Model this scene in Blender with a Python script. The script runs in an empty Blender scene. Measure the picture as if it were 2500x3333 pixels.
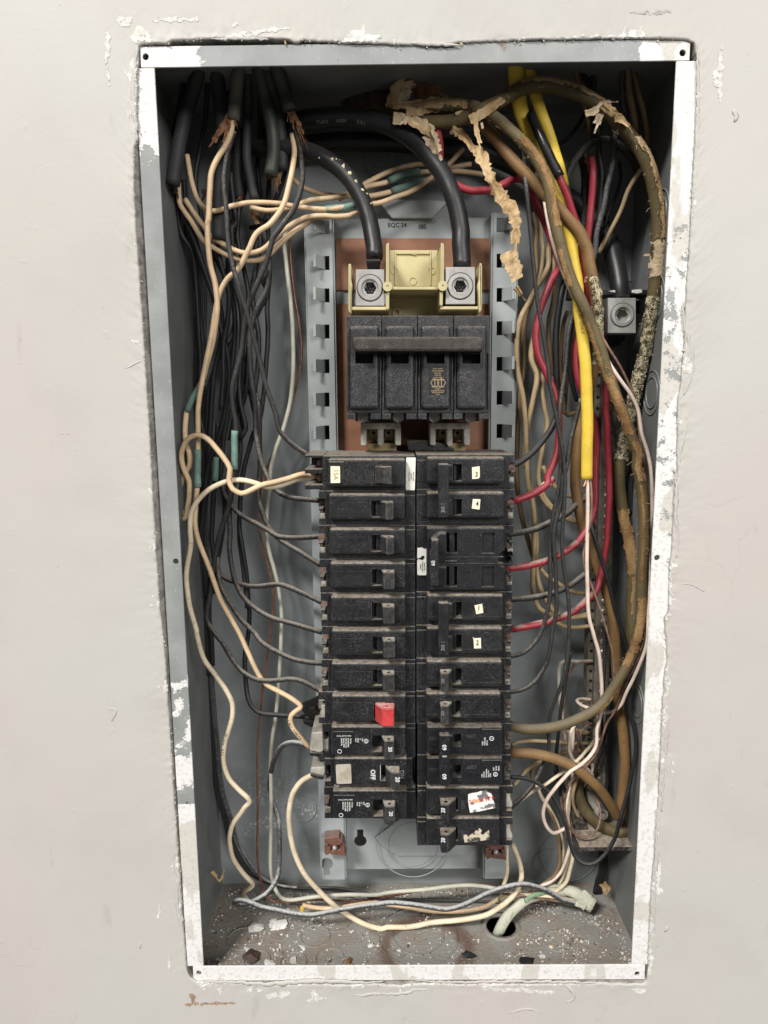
import bpy, bmesh, math, random
from mathutils import Vector, Matrix, noise

random.seed(7)
SC = bpy.context.scene
COL = SC.collection
V = Vector

# ------------------------------------------------------------------ camera
CAM = V((-0.0185, -0.4968, 0.4455)); PITCH, YAW, ROLL = -0.1547, 0.0075, -0.0096
FPX = 2311.0
def basis():
    R = Matrix.Rotation(YAW, 3, 'Z') @ Matrix.Rotation(PITCH, 3, 'X')
    r, u, f = R @ V((1, 0, 0)), R @ V((0, 0, 1)), R @ V((0, 1, 0))
    c, s = math.cos(ROLL), math.sin(ROLL)
    return c*r + s*u, -s*r + c*u, f
RT, UP, FW = basis()
cd = bpy.data.cameras.new('camera'); cam = bpy.data.objects.new('camera', cd); COL.objects.link(cam)
cam.matrix_world = Matrix(((RT.x, UP.x, -FW.x, CAM.x), (RT.y, UP.y, -FW.y, CAM.y), (RT.z, UP.z, -FW.z, CAM.z), (0, 0, 0, 1)))
cd.sensor_fit = 'VERTICAL'; cd.sensor_height = 36.0; cd.lens = FPX/3333*36.0
cd.clip_start = 0.01; cd.clip_end = 100
SC.camera = cam

# ------------------------------------------------------------------ light
W = bpy.data.worlds.new('World'); SC.world = W; W.use_nodes = True
W.node_tree.nodes['Background'].inputs[0].default_value = (1.0, 0.985, 0.97, 1)
W.node_tree.nodes['Background'].inputs[1].default_value = 0.15
def area(name, loc, to, sx, sy, power, col):
    l = bpy.data.lights.new(name, 'AREA'); l.shape = 'RECTANGLE'; l.size = sx; l.size_y = sy
    l.energy = power; l.color = col
    o = bpy.data.objects.new(name, l); COL.objects.link(o); o.location = loc
    o.rotation_euler = (V(to)-V(loc)).to_track_quat('-Z', 'Y').to_euler()
area('ceiling_lamp', (-3.1, -5.0, 5.7), (0, 0, .3), 1.9, 1.0, 800, (1, .972, .935))
area('fill_lamp', (2.6, -5.2, 2.4), (0, 0, .4), 2.8, 1.8, 255, (1, .97, .94))  # added fill from the front right, lifts the shaded inside of the box
SC.view_settings.view_transform = 'Standard'; SC.view_settings.look = 'None'
SC.view_settings.exposure = 0.0; SC.view_settings.gamma = 1.0
SC.render.engine = 'CYCLES'
SC.cycles.max_bounces = 6; SC.cycles.diffuse_bounces = 3

# ------------------------------------------------------------------ pixel -> point (native 2500x3333 pixels of the photo)
FR = dict(Z=(0, 0, 1), P=(0, 0, .6636), A=(400, 100, 2.37), B=(900, 100, 2.37), C=(1500, 100, 2.07375), D=(450, 700, 2.37),
          E=(1000, 700, 2.37), F=(1600, 800, 2.37), G=(1640, 2100, 2.765), H=(550, 1400, 3.016), I=(550, 2000, 3.016),
          J=(550, 2600, 2.37), K=(1200, 2600, 1.659), L=(1600, 1500, 2.37), M=(980, 1430, 4.1475), N=(1330, 1430, 4.1475),
          O=(980, 1900, 4.1475), Q=(1330, 1900, 4.1475), R=(980, 2330, 4.1475), S=(1330, 2330, 4.1475),
          T=(300, 0, 1.659), U=(1300, 0, 1.3825), X=(1080, 760, 2.9625), Y=(1850, 2450, 5.53), W=(0, 1000, 2.2114))
def nat(f, x, y):
    o = FR[f]; return o[0] + x/o[2], o[1] + y/o[2]
def at(px, py, d):
    dr = RT*((px-1250)/FPX) - UP*((py-1666.5)/FPX) + FW
    return CAM + dr*((d-CAM.y)/dr.y)
def fat(f, x, y, d): return at(*nat(f, x, y), d)
def pxm(p): return (V(p)-CAM).dot(FW)/FPX      # metres per native pixel at a point
def path(s, d):
    """'A 10,20 30,40,.05 D 1,2' -> 3D points; missing depths are interpolated"""
    raw, fr = [], 'Z'
    for t in s.split():
        if t.isalpha(): fr = t; continue
        v = [float(q) for q in t.split(',')]
        q = nat(fr, v[0], v[1])
        if len(raw) > 1 and fr != raw[-1][3]:      # overlapping crops: skip a point that would turn the wire back on itself
            ax, ay, bx, by = q[0]-raw[-1][0], q[1]-raw[-1][1], raw[-1][0]-raw[-2][0], raw[-1][1]-raw[-2][1]
            L1, L2 = math.hypot(ax, ay), math.hypot(bx, by)
            if L1 < 7 or (L1 < 75 and (ax*bx+ay*by)/(L1*L2) < .1): continue
        raw.append([*q, v[2]/1000 if len(v) > 2 else None, fr])
    if raw[0][2] is None: raw[0][2] = d/1000
    if raw[-1][2] is None: raw[-1][2] = d/1000 if all(r[2] is None for r in raw[1:]) else [r[2] for r in raw if r[2] is not None][-1]
    kn = [i for i, r in enumerate(raw) if r[2] is not None]
    for a, b in zip(kn, kn[1:]):
        for i in range(a+1, b):
            k = (i-a)/(b-a); raw[i][2] = raw[a][2]*(1-k) + raw[b][2]*k
    return [at(*r[:3]) for r in raw]
def spline(P, step=.003):
    n = len(P)
    if n == 2: P = [P[0], (P[0]+P[1])/2, P[1]]; n = 3
    t = [0]
    for a, b in zip(P, P[1:]): t.append(t[-1] + max((b-a).length, 1e-5)**.75)
    T = []
    for i in range(n):
        a, b = max(i-1, 0), min(i+1, n-1)
        T.append((P[b]-P[a])/(t[b]-t[a]))
    out = []
    for i in range(n-1):
        h = t[i+1]-t[i]; k = max(2, int((P[i+1]-P[i]).length/step))
        for j in range(k):
            u = j/k
            out.append(P[i]*(2*u**3-3*u*u+1) + T[i]*h*(u**3-2*u*u+u) + P[i+1]*(3*u*u-2*u**3) + T[i+1]*h*(u**3-u*u))
    out.append(P[-1]); return out

# ------------------------------------------------------------------ objects
def link(name, me, parent=None):
    o = bpy.data.objects.new(name, me); COL.objects.link(o)
    if parent: o.parent = parent
    return o
def tag(o, label, cat=None, group=None, kind=None):
    if label: o['label'] = label
    if cat: o['category'] = cat
    if group: o['group'] = group
    if kind: o['kind'] = kind
    return o
def empty(name, label, cat, group=None, loc=(0, 0, 0)):
    return tag(link(name, None), label, cat, group)
def from_bm(name, bm, mat, parent=None, smooth=False, label=None):
    me = bpy.data.meshes.new(name); bmesh.ops.recalc_face_normals(bm, faces=bm.faces[:]); bm.to_mesh(me); bm.free()
    for m in (mat if isinstance(mat, (list, tuple)) else [mat]): me.materials.append(m)
    if smooth:
        for p in me.polygons: p.use_smooth = True
    o = link(name, me, parent)
    if label: o['label'] = label
    return o
def prism(bm, pts, d1, bev=0, seg=2, fronty=True):
    """solid from a front outline (3D points) straight back to depth d1"""
    b2 = bmesh.new()
    f = [b2.verts.new(p) for p in pts]; b = [b2.verts.new((p.x, d1, p.z)) for p in pts]; n = len(pts)
    b2.faces.new(f); b2.faces.new(b[::-1])
    for i in range(n): b2.faces.new((f[i], b[i], b[(i+1) % n], f[(i+1) % n]))
    bmesh.ops.recalc_face_normals(b2, faces=b2.faces[:])
    if bev: bmesh.ops.bevel(b2, geom=b2.edges[:], offset=bev, segments=seg, affect='EDGES', profile=.5)
    me = bpy.data.meshes.new('t'); b2.to_mesh(me); b2.free(); bm.from_mesh(me); bpy.data.meshes.remove(me)
def pbox(bm, f, x0, y0, x1, y1, d0, d1, bev=.0003, seg=2):
    d0 /= 1000; d1 /= 1000
    prism(bm, [fat(f, x0, y0, d0), fat(f, x1, y0, d0), fat(f, x1, y1, d0), fat(f, x0, y1, d0)], d1, bev, seg)
def ppoly(bm, f, pts, d0, d1, bev=.0003):
    prism(bm, [fat(f, x, y, d0/1000) for x, y in pts], d1/1000, bev)
def box3(bm, x0, x1, y0, y1, z0, z1, bev=0, seg=2):
    prism(bm, [V((x0, y0, z1)), V((x1, y0, z1)), V((x1, y0, z0)), V((x0, y0, z0))], y1, bev, seg)
def cyl(bm, c, r, d0, d1, n=20, bev=0, r1=None):
    """disc / short cylinder with its axis along depth, centred on a 3D point"""
    prism(bm, [V((c.x+r*math.cos(2*math.pi*i/n), d0, c.z+r*math.sin(2*math.pi*i/n))) for i in range(n)], d1, 0)
def ring(bm, c, r0, r1, d0, d1, n=28, sq=1.0, ax='y'):
    pr = [(r0, d1), (r0, d0), (r1, d0), (r1, d1)]
    vs = []
    for i in range(n):
        a = 2*math.pi*i/n
        if ax == 'y': vs.append([bm.verts.new((c.x+r*math.cos(a), d, c.z+r*math.sin(a))) for r, d in pr])
        else: vs.append([bm.verts.new((c.x+r*math.cos(a), c.y+r*math.sin(a), d)) for r, d in pr])
    for i in range(n):
        A, B = vs[i], vs[(i+1) % n]
        for k in range(3): bm.faces.new((A[k], A[k+1], B[k+1], B[k]))
def cut(o, cutters, use_self=False):
    """boolean the listed solids out of an object's mesh"""
    for bm in cutters:
        me = bpy.data.meshes.new('c'); bmesh.ops.recalc_face_normals(bm, faces=bm.faces[:]); bm.to_mesh(me); bm.free()
        c = bpy.data.objects.new('c', me); COL.objects.link(c)
        m = o.modifiers.new('b', 'BOOLEAN'); m.operation = 'DIFFERENCE'; m.object = c; m.solver = 'EXACT'; m.use_self = use_self
        dg = bpy.context.evaluated_depsgraph_get(); dg.update()
        new = bpy.data.meshes.new_from_object(o.evaluated_get(dg)); o.modifiers.clear()
        old = o.data; o.data = new; new.name = o.name
        bpy.data.objects.remove(c); bpy.data.meshes.remove(me); bpy.data.meshes.remove(old)
def pbm(f, x0, y0, x1, y1, d0, d1):
    bm = bmesh.new(); pbox(bm, f, x0, y0, x1, y1, d0, d1, 0); return bm

def tube_bm(bm, S, r, seg=10, flat=1.0, rough=0.0, seed=0, taper=None):
    """tube along sampled points; flat>1 widens it across the viewing direction"""
    n = len(S); prev = None
    t0 = (S[1]-S[0]).normalized()
    nrm = V((0, -1, 0)); nrm = (nrm - t0*nrm.dot(t0)).normalized()
    for i, p in enumerate(S):
        t = (S[min(i+1, n-1)]-S[max(i-1, 0)]).normalized()
        ref = V((0, -1, 0)) if flat != 1 else nrm
        nrm = (ref - t*ref.dot(t)).normalized(); bi = t.cross(nrm)
        rr = r if taper is None else r*taper(i/(n-1))
        row = []
        for k in range(seg):
            a = 2*math.pi*k/seg
            q = rr
            if rough: q *= 1 + rough*noise.noise(p*350 + V((k*.9, seed*3.1, 0)))
            row.append(bm.verts.new(p + nrm*(math.cos(a)*q) + bi*(math.sin(a)*q*flat)))
        if prev:
            for k in range(seg): bm.faces.new((prev[k], prev[(k+1) % seg], row[(k+1) % seg], row[k]))
        else: first = row
        prev = row
    bm.faces.new(first); bm.faces.new(prev[::-1])
SPL = {}
def wire(name, mat, w, d, label, s, cat=None, group=None, parent=None, flat=1.0, rough=0.02, key=None, seg=10, step=.003, taper=None):
    P = path(s, d); S = spline(P, step); r = w/2*pxm(P[len(P)//2])/max(flat, 1)
    k = len(SPL); am = min(.0006, r*.28)     # hand-bent wire is never a perfect curve
    S = [p + (noise.noise_vector(p*38+V((k, 0, 0)))*.75 + noise.noise_vector(p*110+V((0, k, 0)))*.35)*am*min(1, i/6, (len(S)-1-i)/6) for i, p in enumerate(S)]
    bm = bmesh.new(); tube_bm(bm, S, r, seg, flat, rough, len(SPL), taper)
    o = from_bm(name, bm, mat, parent, smooth=True)
    tag(o, label, None if parent else (cat or name.replace('_', ' ')), group)
    SPL[key or (name, len(SPL))] = (S, r)
    return o

def font_mesh(txt, size, align='CENTER', ext=0.0, shear=0, sp=1.0):
    cu = bpy.data.curves.new('t', 'FONT'); cu.body = txt; cu.size = size; cu.align_x = align; cu.align_y = 'CENTER'
    cu.resolution_u = 2; cu.extrude = ext; cu.shear = shear; cu.space_character = sp; cu.offset = size*.018 if size > .004 else size*.008
    o = bpy.data.objects.new('t', cu); COL.objects.link(o)
    dg = bpy.context.evaluated_depsgraph_get(); dg.update()
    me = bpy.data.meshes.new_from_object(o.evaluated_get(dg)); bpy.data.objects.remove(o); bpy.data.curves.remove(cu)
    return me
def print_at(name, txt, f, x, y, hpx, d, rot, mat, parent, align='CENTER', shear=0, xs=1.0, tilt=None):
    """lettering hpx frame-pixels high (capital height), lying on depth d (mm), rot degrees anticlockwise"""
    c = fat(f, x, y, d/1000); h = hpx/FR[f][2]*pxm(c)
    me = font_mesh(txt, h/.69, align, .00006, shear)
    a = math.radians(rot); ca, sa = math.cos(a), math.sin(a)
    for v in me.vertices:
        u, w, e = v.co.x*xs, v.co.y, v.co.z
        v.co = V((c.x + u*ca - w*sa, c.y - e, c.z + u*sa + w*ca))
    me.materials.clear(); me.materials.append(mat); me.name = name
    return link(name, me, parent)
def print_on_tube(name, txt, key, s0, hgt, mat, parent, off=0.0, flip=False):
    S, r = SPL[key]; L = [0]
    for a, b in zip(S, S[1:]): L.append(L[-1] + (b-a).length)
    me = font_mesh(txt, hgt/.69, 'LEFT', 0)
    tot = L[-1]
    for v in me.vertices:
        s = s0*tot + (-v.co.x if flip else v.co.x)
        s = min(max(s, 0), tot-1e-5); i = max(0, min(len(S)-2, next(k for k in range(len(L)) if L[k] > s)-1))
        u = (s-L[i])/(L[i+1]-L[i]); c = S[i]*(1-u)+S[i+1]*u; t = (S[min(i+2, len(S)-1)]-S[max(i-1, 0)]).normalized()
        n = CAM-c; n = (n-t*n.dot(t)).normalized(); b = n.cross(t)
        q = (v.co.y+off)*(-1 if flip else 1)
        v.co = c + (n*math.cos(q/r) + b*math.sin(q/r))*(r*1.03+.00008)
    me.materials.clear(); me.materials.append(mat); me.name = name
    return link(name, me, parent)
def wrap_patch(name, key, s0, s1, a0, a1, mat, parent, seed=0, k=1.07, ragged=.5, label=None):
    """torn covering left on a cable between two angles; 0 degrees faces the viewer, 90 its upper or right side"""
    S, r = SPL[key]; n = len(S); i0, i1 = int(s0*(n-1)), int(s1*(n-1))
    fine = []
    for i in range(i0, i1):
        for u in (0, .2, .4, .6, .8): fine.append(S[i].lerp(S[i+1], u))
    bm = bmesh.new(); M = 24; grid = []
    for j, c in enumerate(fine):
        t = (fine[min(j+1, len(fine)-1)]-fine[max(j-1, 0)]).normalized()
        nn = CAM-c; nn = (nn-t*nn.dot(t)).normalized(); b = nn.cross(t)
        if b.z < -.2 or (abs(b.z) < .2 and b.x < 0): b = -b
        row = []
        for m in range(M+1):
            a = math.radians(a0+(a1-a0)*m/M); q = r*(k + .07*abs(noise.noise(c*420+V((m*.5, seed, 0)))) + (.13 if m in (0, M) else 0))
            row.append(bm.verts.new(c + (nn*math.cos(a) + b*math.sin(a))*q))
        grid.append(row)
    for j in range(len(grid)-1):
        for m in range(M):
            e = min(m, M-1-m)/(M/2); g = min(j, len(grid)-2-j)/10
            if min(e, g) + .5*noise.noise(V((j*.09, m*.22, seed*7.3))) + .28*noise.noise(V((j*.3, m*.6, seed*3.3))) > ragged*.5 - .1: bm.faces.new((grid[j][m], grid[j+1][m], grid[j+1][m+1], grid[j][m+1]))
    bmesh.ops.delete(bm, geom=[v for v in bm.verts if not v.link_faces], context='VERTS')
    return from_bm(name, bm, mat, parent, smooth=False, label=label)
def shred(name, s, d, w, mat, parent=None, seed=0, curl=.5, frame='P', fray=.35, label=None, cat=None, taper=None):
    """crumpled strip of torn paper, w native px wide"""
    P = path(s, d); S = spline(P, .0016); wm = w*pxm(P[0]); bm = bmesh.new(); rows = []; n = len(S); K = 5
    for i, c in enumerate(S):
        t = (S[min(i+1, n-1)]-S[max(i-1, 0)]).normalized(); nn = V((0, -1, 0)); nn = (nn-t*nn.dot(t)).normalized(); b = t.cross(nn)
        tw = curl*1.6*noise.noise(V((i*.05, seed*5.1, 0))); b2 = b*math.cos(tw) + nn*math.sin(tw); n2 = nn*math.cos(tw) - b*math.sin(tw)
        wid = wm*(1 + fray*noise.noise(V((i*.35, seed, 3)))); row = []
        if taper: wid *= taper(i/(n-1))
        for k in range(K):
            x = (k/(K-1)-.5)*wid
            if k in (0, K-1): x += fray*.5*wm*noise.noise(V((i*.9, k, seed)))
            h = curl*.3*wm*(noise.noise(V((i*.16, k*.8, seed*2.2))) + .6*noise.noise(V((i*.5, k*1.7, seed))))
            row.append((c + b2*x + n2*h, n2))
        rows.append(row)
    for side in (0, .00018):
        vs = [[bm.verts.new(p + q*side) for p, q in r] for r in rows]
        for i in range(n-1):
            for k in range(K-1):
                if i > n-7 and noise.noise(V((k*1.3, seed*3, 0))) > -.1 and i > n-5-3*noise.noise(V((k, seed, 1))): continue
                bm.faces.new((vs[i][k], vs[i+1][k], vs[i+1][k+1], vs[i][k+1]))
    bmesh.ops.delete(bm, geom=[v for v in bm.verts if not v.link_faces], context='VERTS')
    o = from_bm(name, bm, mat, parent, label=label)
    if cat: o['category'] = cat
    return o
# ------------------------------------------------------------------ materials
class NB:
    def __init__(s, name):
        s.m = bpy.data.materials.new(name); s.m.use_nodes = True; s.t = s.m.node_tree; s.N = s.t.nodes
        s.b = s.N['Principled BSDF']; s.pos = s.N.new('ShaderNodeNewGeometry')
    def n(s, typ, **k):
        x = s.N.new('ShaderNode'+typ)
        for a, v in k.items(): setattr(x, a, v)
        return x
    def l(s, a, b): s.t.links.new(a, b)
    def put(s, sock, v):
        if hasattr(v, 'is_output'): s.l(v, sock)
        else: sock.default_value = (*v, 1) if isinstance(v, tuple) and len(v) == 3 and sock.type == 'RGBA' else v
    def noise(s, scale, det=3, off=(0, 0, 0), stretch=None):
        x = s.n('TexNoise'); x.inputs['Scale'].default_value = scale; x.inputs['Detail'].default_value = det
        mp = s.n('Mapping'); mp.inputs['Location'].default_value = off
        if stretch: mp.inputs['Scale'].default_value = stretch
        s.l(s.pos.outputs['Position'], mp.inputs[0]); s.l(mp.outputs[0], x.inputs['Vector']); return x.outputs['Fac']
    def ramp(s, v, a, b, lo=0, hi=1):
        x = s.n('MapRange'); x.interpolation_type = 'SMOOTHSTEP'
        s.put(x.inputs[0], v)
        for i, q in zip((1, 2, 3, 4), (a, b, lo, hi)): x.inputs[i].default_value = q
        return x.outputs[0]
    def math(s, op, a, b=0, c=0):
        x = s.n('Math', operation=op); s.put(x.inputs[0], a); s.put(x.inputs[1], b); s.put(x.inputs[2], c); return x.outputs[0]
    def mix(s, f, a, b):
        x = s.n('Mix', data_type='RGBA'); s.put(x.inputs[0], f); s.put(x.inputs[6], a); s.put(x.inputs[7], b); return x.outputs[2]
    def axis(s, i, src='Position'):
        x = s.n('SeparateXYZ'); s.l(s.pos.outputs[src], x.inputs[0]); return x.outputs[i]
    def specks(s, scale, thr, dens, seed=0):
        x = s.n('TexVoronoi'); x.inputs['Scale'].default_value = scale
        mp = s.n('Mapping'); mp.inputs['Location'].default_value = (seed, seed*2, seed*3)
        s.l(s.pos.outputs['Position'], mp.inputs[0]); s.l(mp.outputs[0], x.inputs['Vector'])
        c = s.n('SeparateColor'); s.l(x.outputs['Color'], c.inputs[0])
        return s.math('MULTIPLY', s.ramp(x.outputs['Distance'], thr, thr*.55), s.math('LESS_THAN', c.outputs[0], dens))
    def bump(s, h, strength=.3, dist=.001):
        x = s.n('Bump'); x.inputs['Strength'].default_value = strength; x.inputs['Distance'].default_value = dist
        s.l(h, x.inputs['Height']); s.l(x.outputs[0], s.b.inputs['Normal']); return x
    def done(s, col, rough=.5, metal=0, spec=.5):
        s.put(s.b.inputs['Base Color'], col); s.put(s.b.inputs['Roughness'], rough); s.put(s.b.inputs['Metallic'], metal)
        s.b.inputs['Specular IOR Level'].default_value = spec; return s.m

def simple(name, col, rough=.5, metal=0, var=.18, scale=90, spec=.5, bump=0, bscale=900):
    b = NB(name); n = b.noise(scale, 4)
    c = b.mix(b.ramp(n, .3, .7), tuple(q*(1-var) for q in col), tuple(min(1, q*(1+var)) for q in col))
    if bump: b.bump(b.noise(bscale, 3), bump, .0006)
    return b.done(c, rough, metal, spec)

DUSTC = (.30, .27, .235)
def dusty(name, col, rough=.5, up=.7, spk=.25, spkscale=1500, dustcol=DUSTC, var=.2, metal=0, haze=.12, bump=.15, scale=110):
    """surface with settled dust on what faces up and fine pale specks everywhere"""
    b = NB(name)
    c = b.mix(b.ramp(b.noise(scale, 4), .3, .7), tuple(q*(1-var) for q in col), tuple(min(1, q*(1+var)) for q in col))
    hz = b.math('MULTIPLY', b.ramp(b.noise(260, 5, (3, 1, 2)), .35, .75), haze)
    uz = b.ramp(b.math('ADD', b.axis(2, 'Normal'), b.math('MULTIPLY', b.math('SUBTRACT', b.noise(700, 3), .5), .9)), .3, .95, 0, up)
    uz = b.math('MULTIPLY', uz, b.ramp(b.noise(330, 5, (8, 1, 2)), .3, .6, .45, 1))
    d = b.math('MAXIMUM', hz, uz)
    if spk:
        den = b.ramp(b.noise(75, 3, (5, 5, 1)), .35, .65, .3, 1)
        q = b.math('MAXIMUM', b.math('MULTIPLY', b.specks(spkscale*2.1, .4, spk*1.2, 1), .55), b.math('MULTIPLY', b.specks(spkscale*.9, .22, spk*.8, 5), .8))
        q = b.math('MAXIMUM', q, b.math('MULTIPLY', b.ramp(b.noise(2100, 4, (1, 7, 3)), .6, .74), min(.5, spk*1.3)))
        sk = b.math('MULTIPLY', q, den)
    else: sk = None
    c = b.mix(d, c, b.mix(b.ramp(b.noise(120, 4, (2, 9, 4)), .4, .65), dustcol, (dustcol[0]*.95, dustcol[1]*.85, dustcol[2]*.72)))
    bv = b.n('Bevel'); bv.samples = 4; bv.inputs['Radius'].default_value = .0006      # worn, dusty edges
    dt = b.n('VectorMath', operation='DOT_PRODUCT'); b.l(bv.outputs[0], dt.inputs[0]); b.l(b.pos.outputs['Normal'], dt.inputs[1])
    ed = b.math('MULTIPLY', b.ramp(dt.outputs['Value'], .985, .86, 0, min(.38, up*.38)), b.ramp(b.noise(420, 4, (6, 6, 2)), .35, .65, .1, 1))
    c = b.mix(ed, c, (.33, .315, .29))
    if sk: c = b.mix(sk, c, (.40, .40, .41)); d = b.math('MAXIMUM', d, sk)
    if bump: b.bump(b.noise(1300, 3), bump, .0005)
    return b.done(c, b.math('ADD', rough, b.math('MULTIPLY', d, .4)), metal, .4)

M_black = dusty('black_plastic', (.0072, .0076, .009), .38, .95, .3, 1250, haze=.02)
M_blackclean = dusty('black_plastic_clean', (.0095, .0105, .013), .4, .6, .06, 1100, haze=.02)
M_blackmain = dusty('black_plastic_main', (.0095, .010, .0125), .45, .6, .4, 1150, haze=.06)
M_handle = dusty('black_handle', (.014, .014, .015), .45, 1.0, .3, 1500, dustcol=(.40, .37, .32), haze=.08)
M_bar = dusty('brown_bar', (.026, .021, .017), .5, .35, .12, 1000, haze=.1)
M_red = dusty('red_handle', (.47, .03, .032), .35, .75, .3, 1600, dustcol=(.75, .5, .47), haze=.05)
M_dark = simple('dark_recess', (.004, .004, .005), .8)  # near-black colour standing in for shade in holes and sockets; also a label tear
M_steel = None
def steel(name, col, rough=.42, up=.35):
    b = NB(name)
    c = b.mix(b.ramp(b.noise(35, 5), .3, .7), tuple(q*.88 for q in col), tuple(q*1.1 for q in col))
    c = b.mix(b.math('MULTIPLY', b.specks(420, .2, .2, 3), .45), c, (.5, .5, .48))
    c = b.mix(b.ramp(b.axis(2, 'Normal'), .5, .95, 0, up), c, (.26, .235, .2))
    b.bump(b.noise(500, 2), .06, .0006)
    return b.done(c, rough, 0, .5)
M_box = steel('grey_enamel', (.18, .189, .187), .4)
M_pan = steel('pan_enamel', (.295, .322, .322), .42)
def scratched(name):
    b = NB(name); col = (.235, .258, .26)
    c = b.mix(b.ramp(b.noise(30, 5), .3, .7), tuple(q*.85 for q in col), tuple(q*1.12 for q in col))
    z = b.axis(2); x = b.axis(0)
    # pale plaster smears low on the back panel
    band = b.math('MULTIPLY', b.ramp(z, .125, .07), b.ramp(z, .015, .045))
    sm = b.math('MULTIPLY', b.math('MULTIPLY', b.ramp(b.noise(420, 6), .5, .64), b.ramp(b.noise(22, 2, (4, 0, 1), (1, 1, 2.2)), .5, .66)), band)
    sm = b.math('MULTIPLY', sm, b.ramp(x, -.05, -.075))
    c = b.mix(b.math('MULTIPLY', sm, .8), c, (.62, .63, .62))
    dk = b.ramp(b.noise(18, 3, (9, 2, 3)), .55, .75, 0, .28)
    c = b.mix(dk, c, (.09, .1, .1))
    c = b.mix(b.math('MULTIPLY', b.specks(300, .16, .12, 4), .5), c, (.5, .5, .48))
    return b.done(c, .42, 0, .5)
M_back = scratched('grey_enamel_smeared')

def flange_mat(name, axis, stops, metal=False):
    """grey enamel flange with leftover white wall paint: stops are (position in metres, coverage)"""
    b = NB(name); col = (.265, .278, .272)
    c = b.mix(b.ramp(b.noise(40, 5), .3, .7), tuple(q*.85 for q in col), tuple(q*1.1 for q in col))
    c = b.mix(b.math('MULTIPLY', b.specks(500, .22, .22, 3), .6), c, (.62, .62, .6))
    c = b.mix(b.math('MULTIPLY', b.specks(120, .16, .16, 9), .8), c, (.06, .06, .06))
    c = b.mix(b.math('MULTIPLY', b.ramp(b.noise(75, 4, (0, 3, 0)), .68, .74), .8), c, (.16, .07, .05))
    v = b.axis(axis); r = b.n('ValToRGB'); lo, hi = stops[0][0], stops[-1][0]
    mr = b.n('MapRange'); b.l(v, mr.inputs[0]); mr.inputs[1].default_value = lo; mr.inputs[2].default_value = hi; b.l(mr.outputs[0], r.inputs[0])
    e = r.color_ramp.elements
    while len(e) > 1: e.remove(e[-1])
    e[0].position = 0; e[0].color = (stops[0][1],)*3+(1,)
    for p, q in stops[1:]:
        k = e.new((p-lo)/(hi-lo)); k.color = (q, q, q, 1)
    nn = b.math('ADD', b.math('MULTIPLY', b.noise(110, 5, (2, 2, 2)), .75), b.math('MULTIPLY', b.noise(700, 3), .25))
    cov = b.ramp(b.math('ADD', r.outputs[0], b.math('MULTIPLY', b.math('SUBTRACT', nn, .5), 1.5)), .46, .54)
    pc = b.mix(b.ramp(b.noise(38, 6, (7, 7, 7), (1, 1, .4)), .54, .57), (.70, .695, .675), (.55, .53, .49))
    pc = b.mix(b.math('MULTIPLY', b.ramp(b.noise(420, 5, (3, 3, 1)), .5, .68), .4), pc, (.38, .36, .33))
    pc = b.mix(b.math('MULTIPLY', b.specks(260, .2, .2, 2), .5), pc, (.32, .27, .22))
    c = b.mix(cov, c, pc)
    b.bump(b.math('ADD', b.math('MULTIPLY', cov, .7), b.math('MULTIPLY', b.noise(160, 4), b.math('MULTIPLY', cov, .8))), .5, .0007)
    return b.done(c, b.math('ADD', .42, b.math('MULTIPLY', cov, .12)), 0, .5)

def wall_mat():
    b = NB('wall_paint'); big = b.noise(5, 3)
    c = b.mix(b.ramp(big, .35, .65), (.482, .457, .424), (.482, .474, .44))
    c = b.mix(b.ramp(b.noise(14, 4, (5, 0, 0)), .45, .7, 0, .6), c, (.445, .425, .40))
    # scuffs and fine dirt
    c = b.mix(b.ramp(b.noise(8, 5, (2, 0, 4), (1, 1, .5)), .52, .7, 0, .5), c, (.505, .455, .43))
    c = b.mix(b.math('MULTIPLY', b.ramp(b.noise(900, 3, (4, 0, 4)), .4, .7), .12), c, (.40, .37, .35))
    sc = b.math('MULTIPLY', b.ramp(b.noise(60, 6, (1, 0, 0), (1, 1, .25)), .65, .74), .35)
    c = b.mix(sc, c, (.34, .315, .29))
    c = b.mix(b.math('MULTIPLY', b.specks(70, .05, .35, 8), .5), c, (.25, .22, .2))
    crack = b.n('TexVoronoi', feature='DISTANCE_TO_EDGE'); crack.inputs['Scale'].default_value = 13
    mp = b.n('Mapping'); b.l(b.pos.outputs['Position'], mp.inputs[0])
    wv = b.n('TexNoise'); wv.inputs['Scale'].default_value = 30; b.l(b.pos.outputs['Position'], wv.inputs['Vector'])
    ad = b.n('Mix', data_type='VECTOR'); ad.inputs[0].default_value = .035; b.l(mp.outputs[0], ad.inputs[4]); b.l(wv.outputs['Color'], ad.inputs[5]); b.l(ad.outputs[1], crack.inputs['Vector'])
    cr = b.math('MULTIPLY', b.ramp(crack.outputs['Distance'], .012, .0), b.ramp(b.noise(11, 2, (8, 3, 4)), .55, .68))
    c = b.mix(b.math('MULTIPLY', cr, .12), c, (.33, .31, .28))
    lump = b.math('MULTIPLY', b.ramp(b.noise(60, 3, (6, 1, 0)), .66, .76), .55)
    h = b.math('ADD', b.math('MULTIPLY', b.noise(22, 4), .35), b.math('ADD', lump, b.math('ADD', b.math('MULTIPLY', b.noise(150, 5), .4), b.math('MULTIPLY', b.noise(600, 3), .1))))
    h = b.math('SUBTRACT', h, b.math('MULTIPLY', cr, .2))
    b.bump(h, .16, .0016)
    return b.done(c, .52, 0, .35)
M_wall = wall_mat()
M_core = simple('plaster_core', (.34, .32, .29), .9, var=.35, scale=120, bump=.6, bscale=500)
M_chip = simple('white_primer', (.61, .60, .565), .7, var=.14, scale=260, bump=.4, bscale=400)
M_pale = simple('pale_old_paint', (.62, .61, .56), .7, var=.08, bump=.4, bscale=300)
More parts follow.
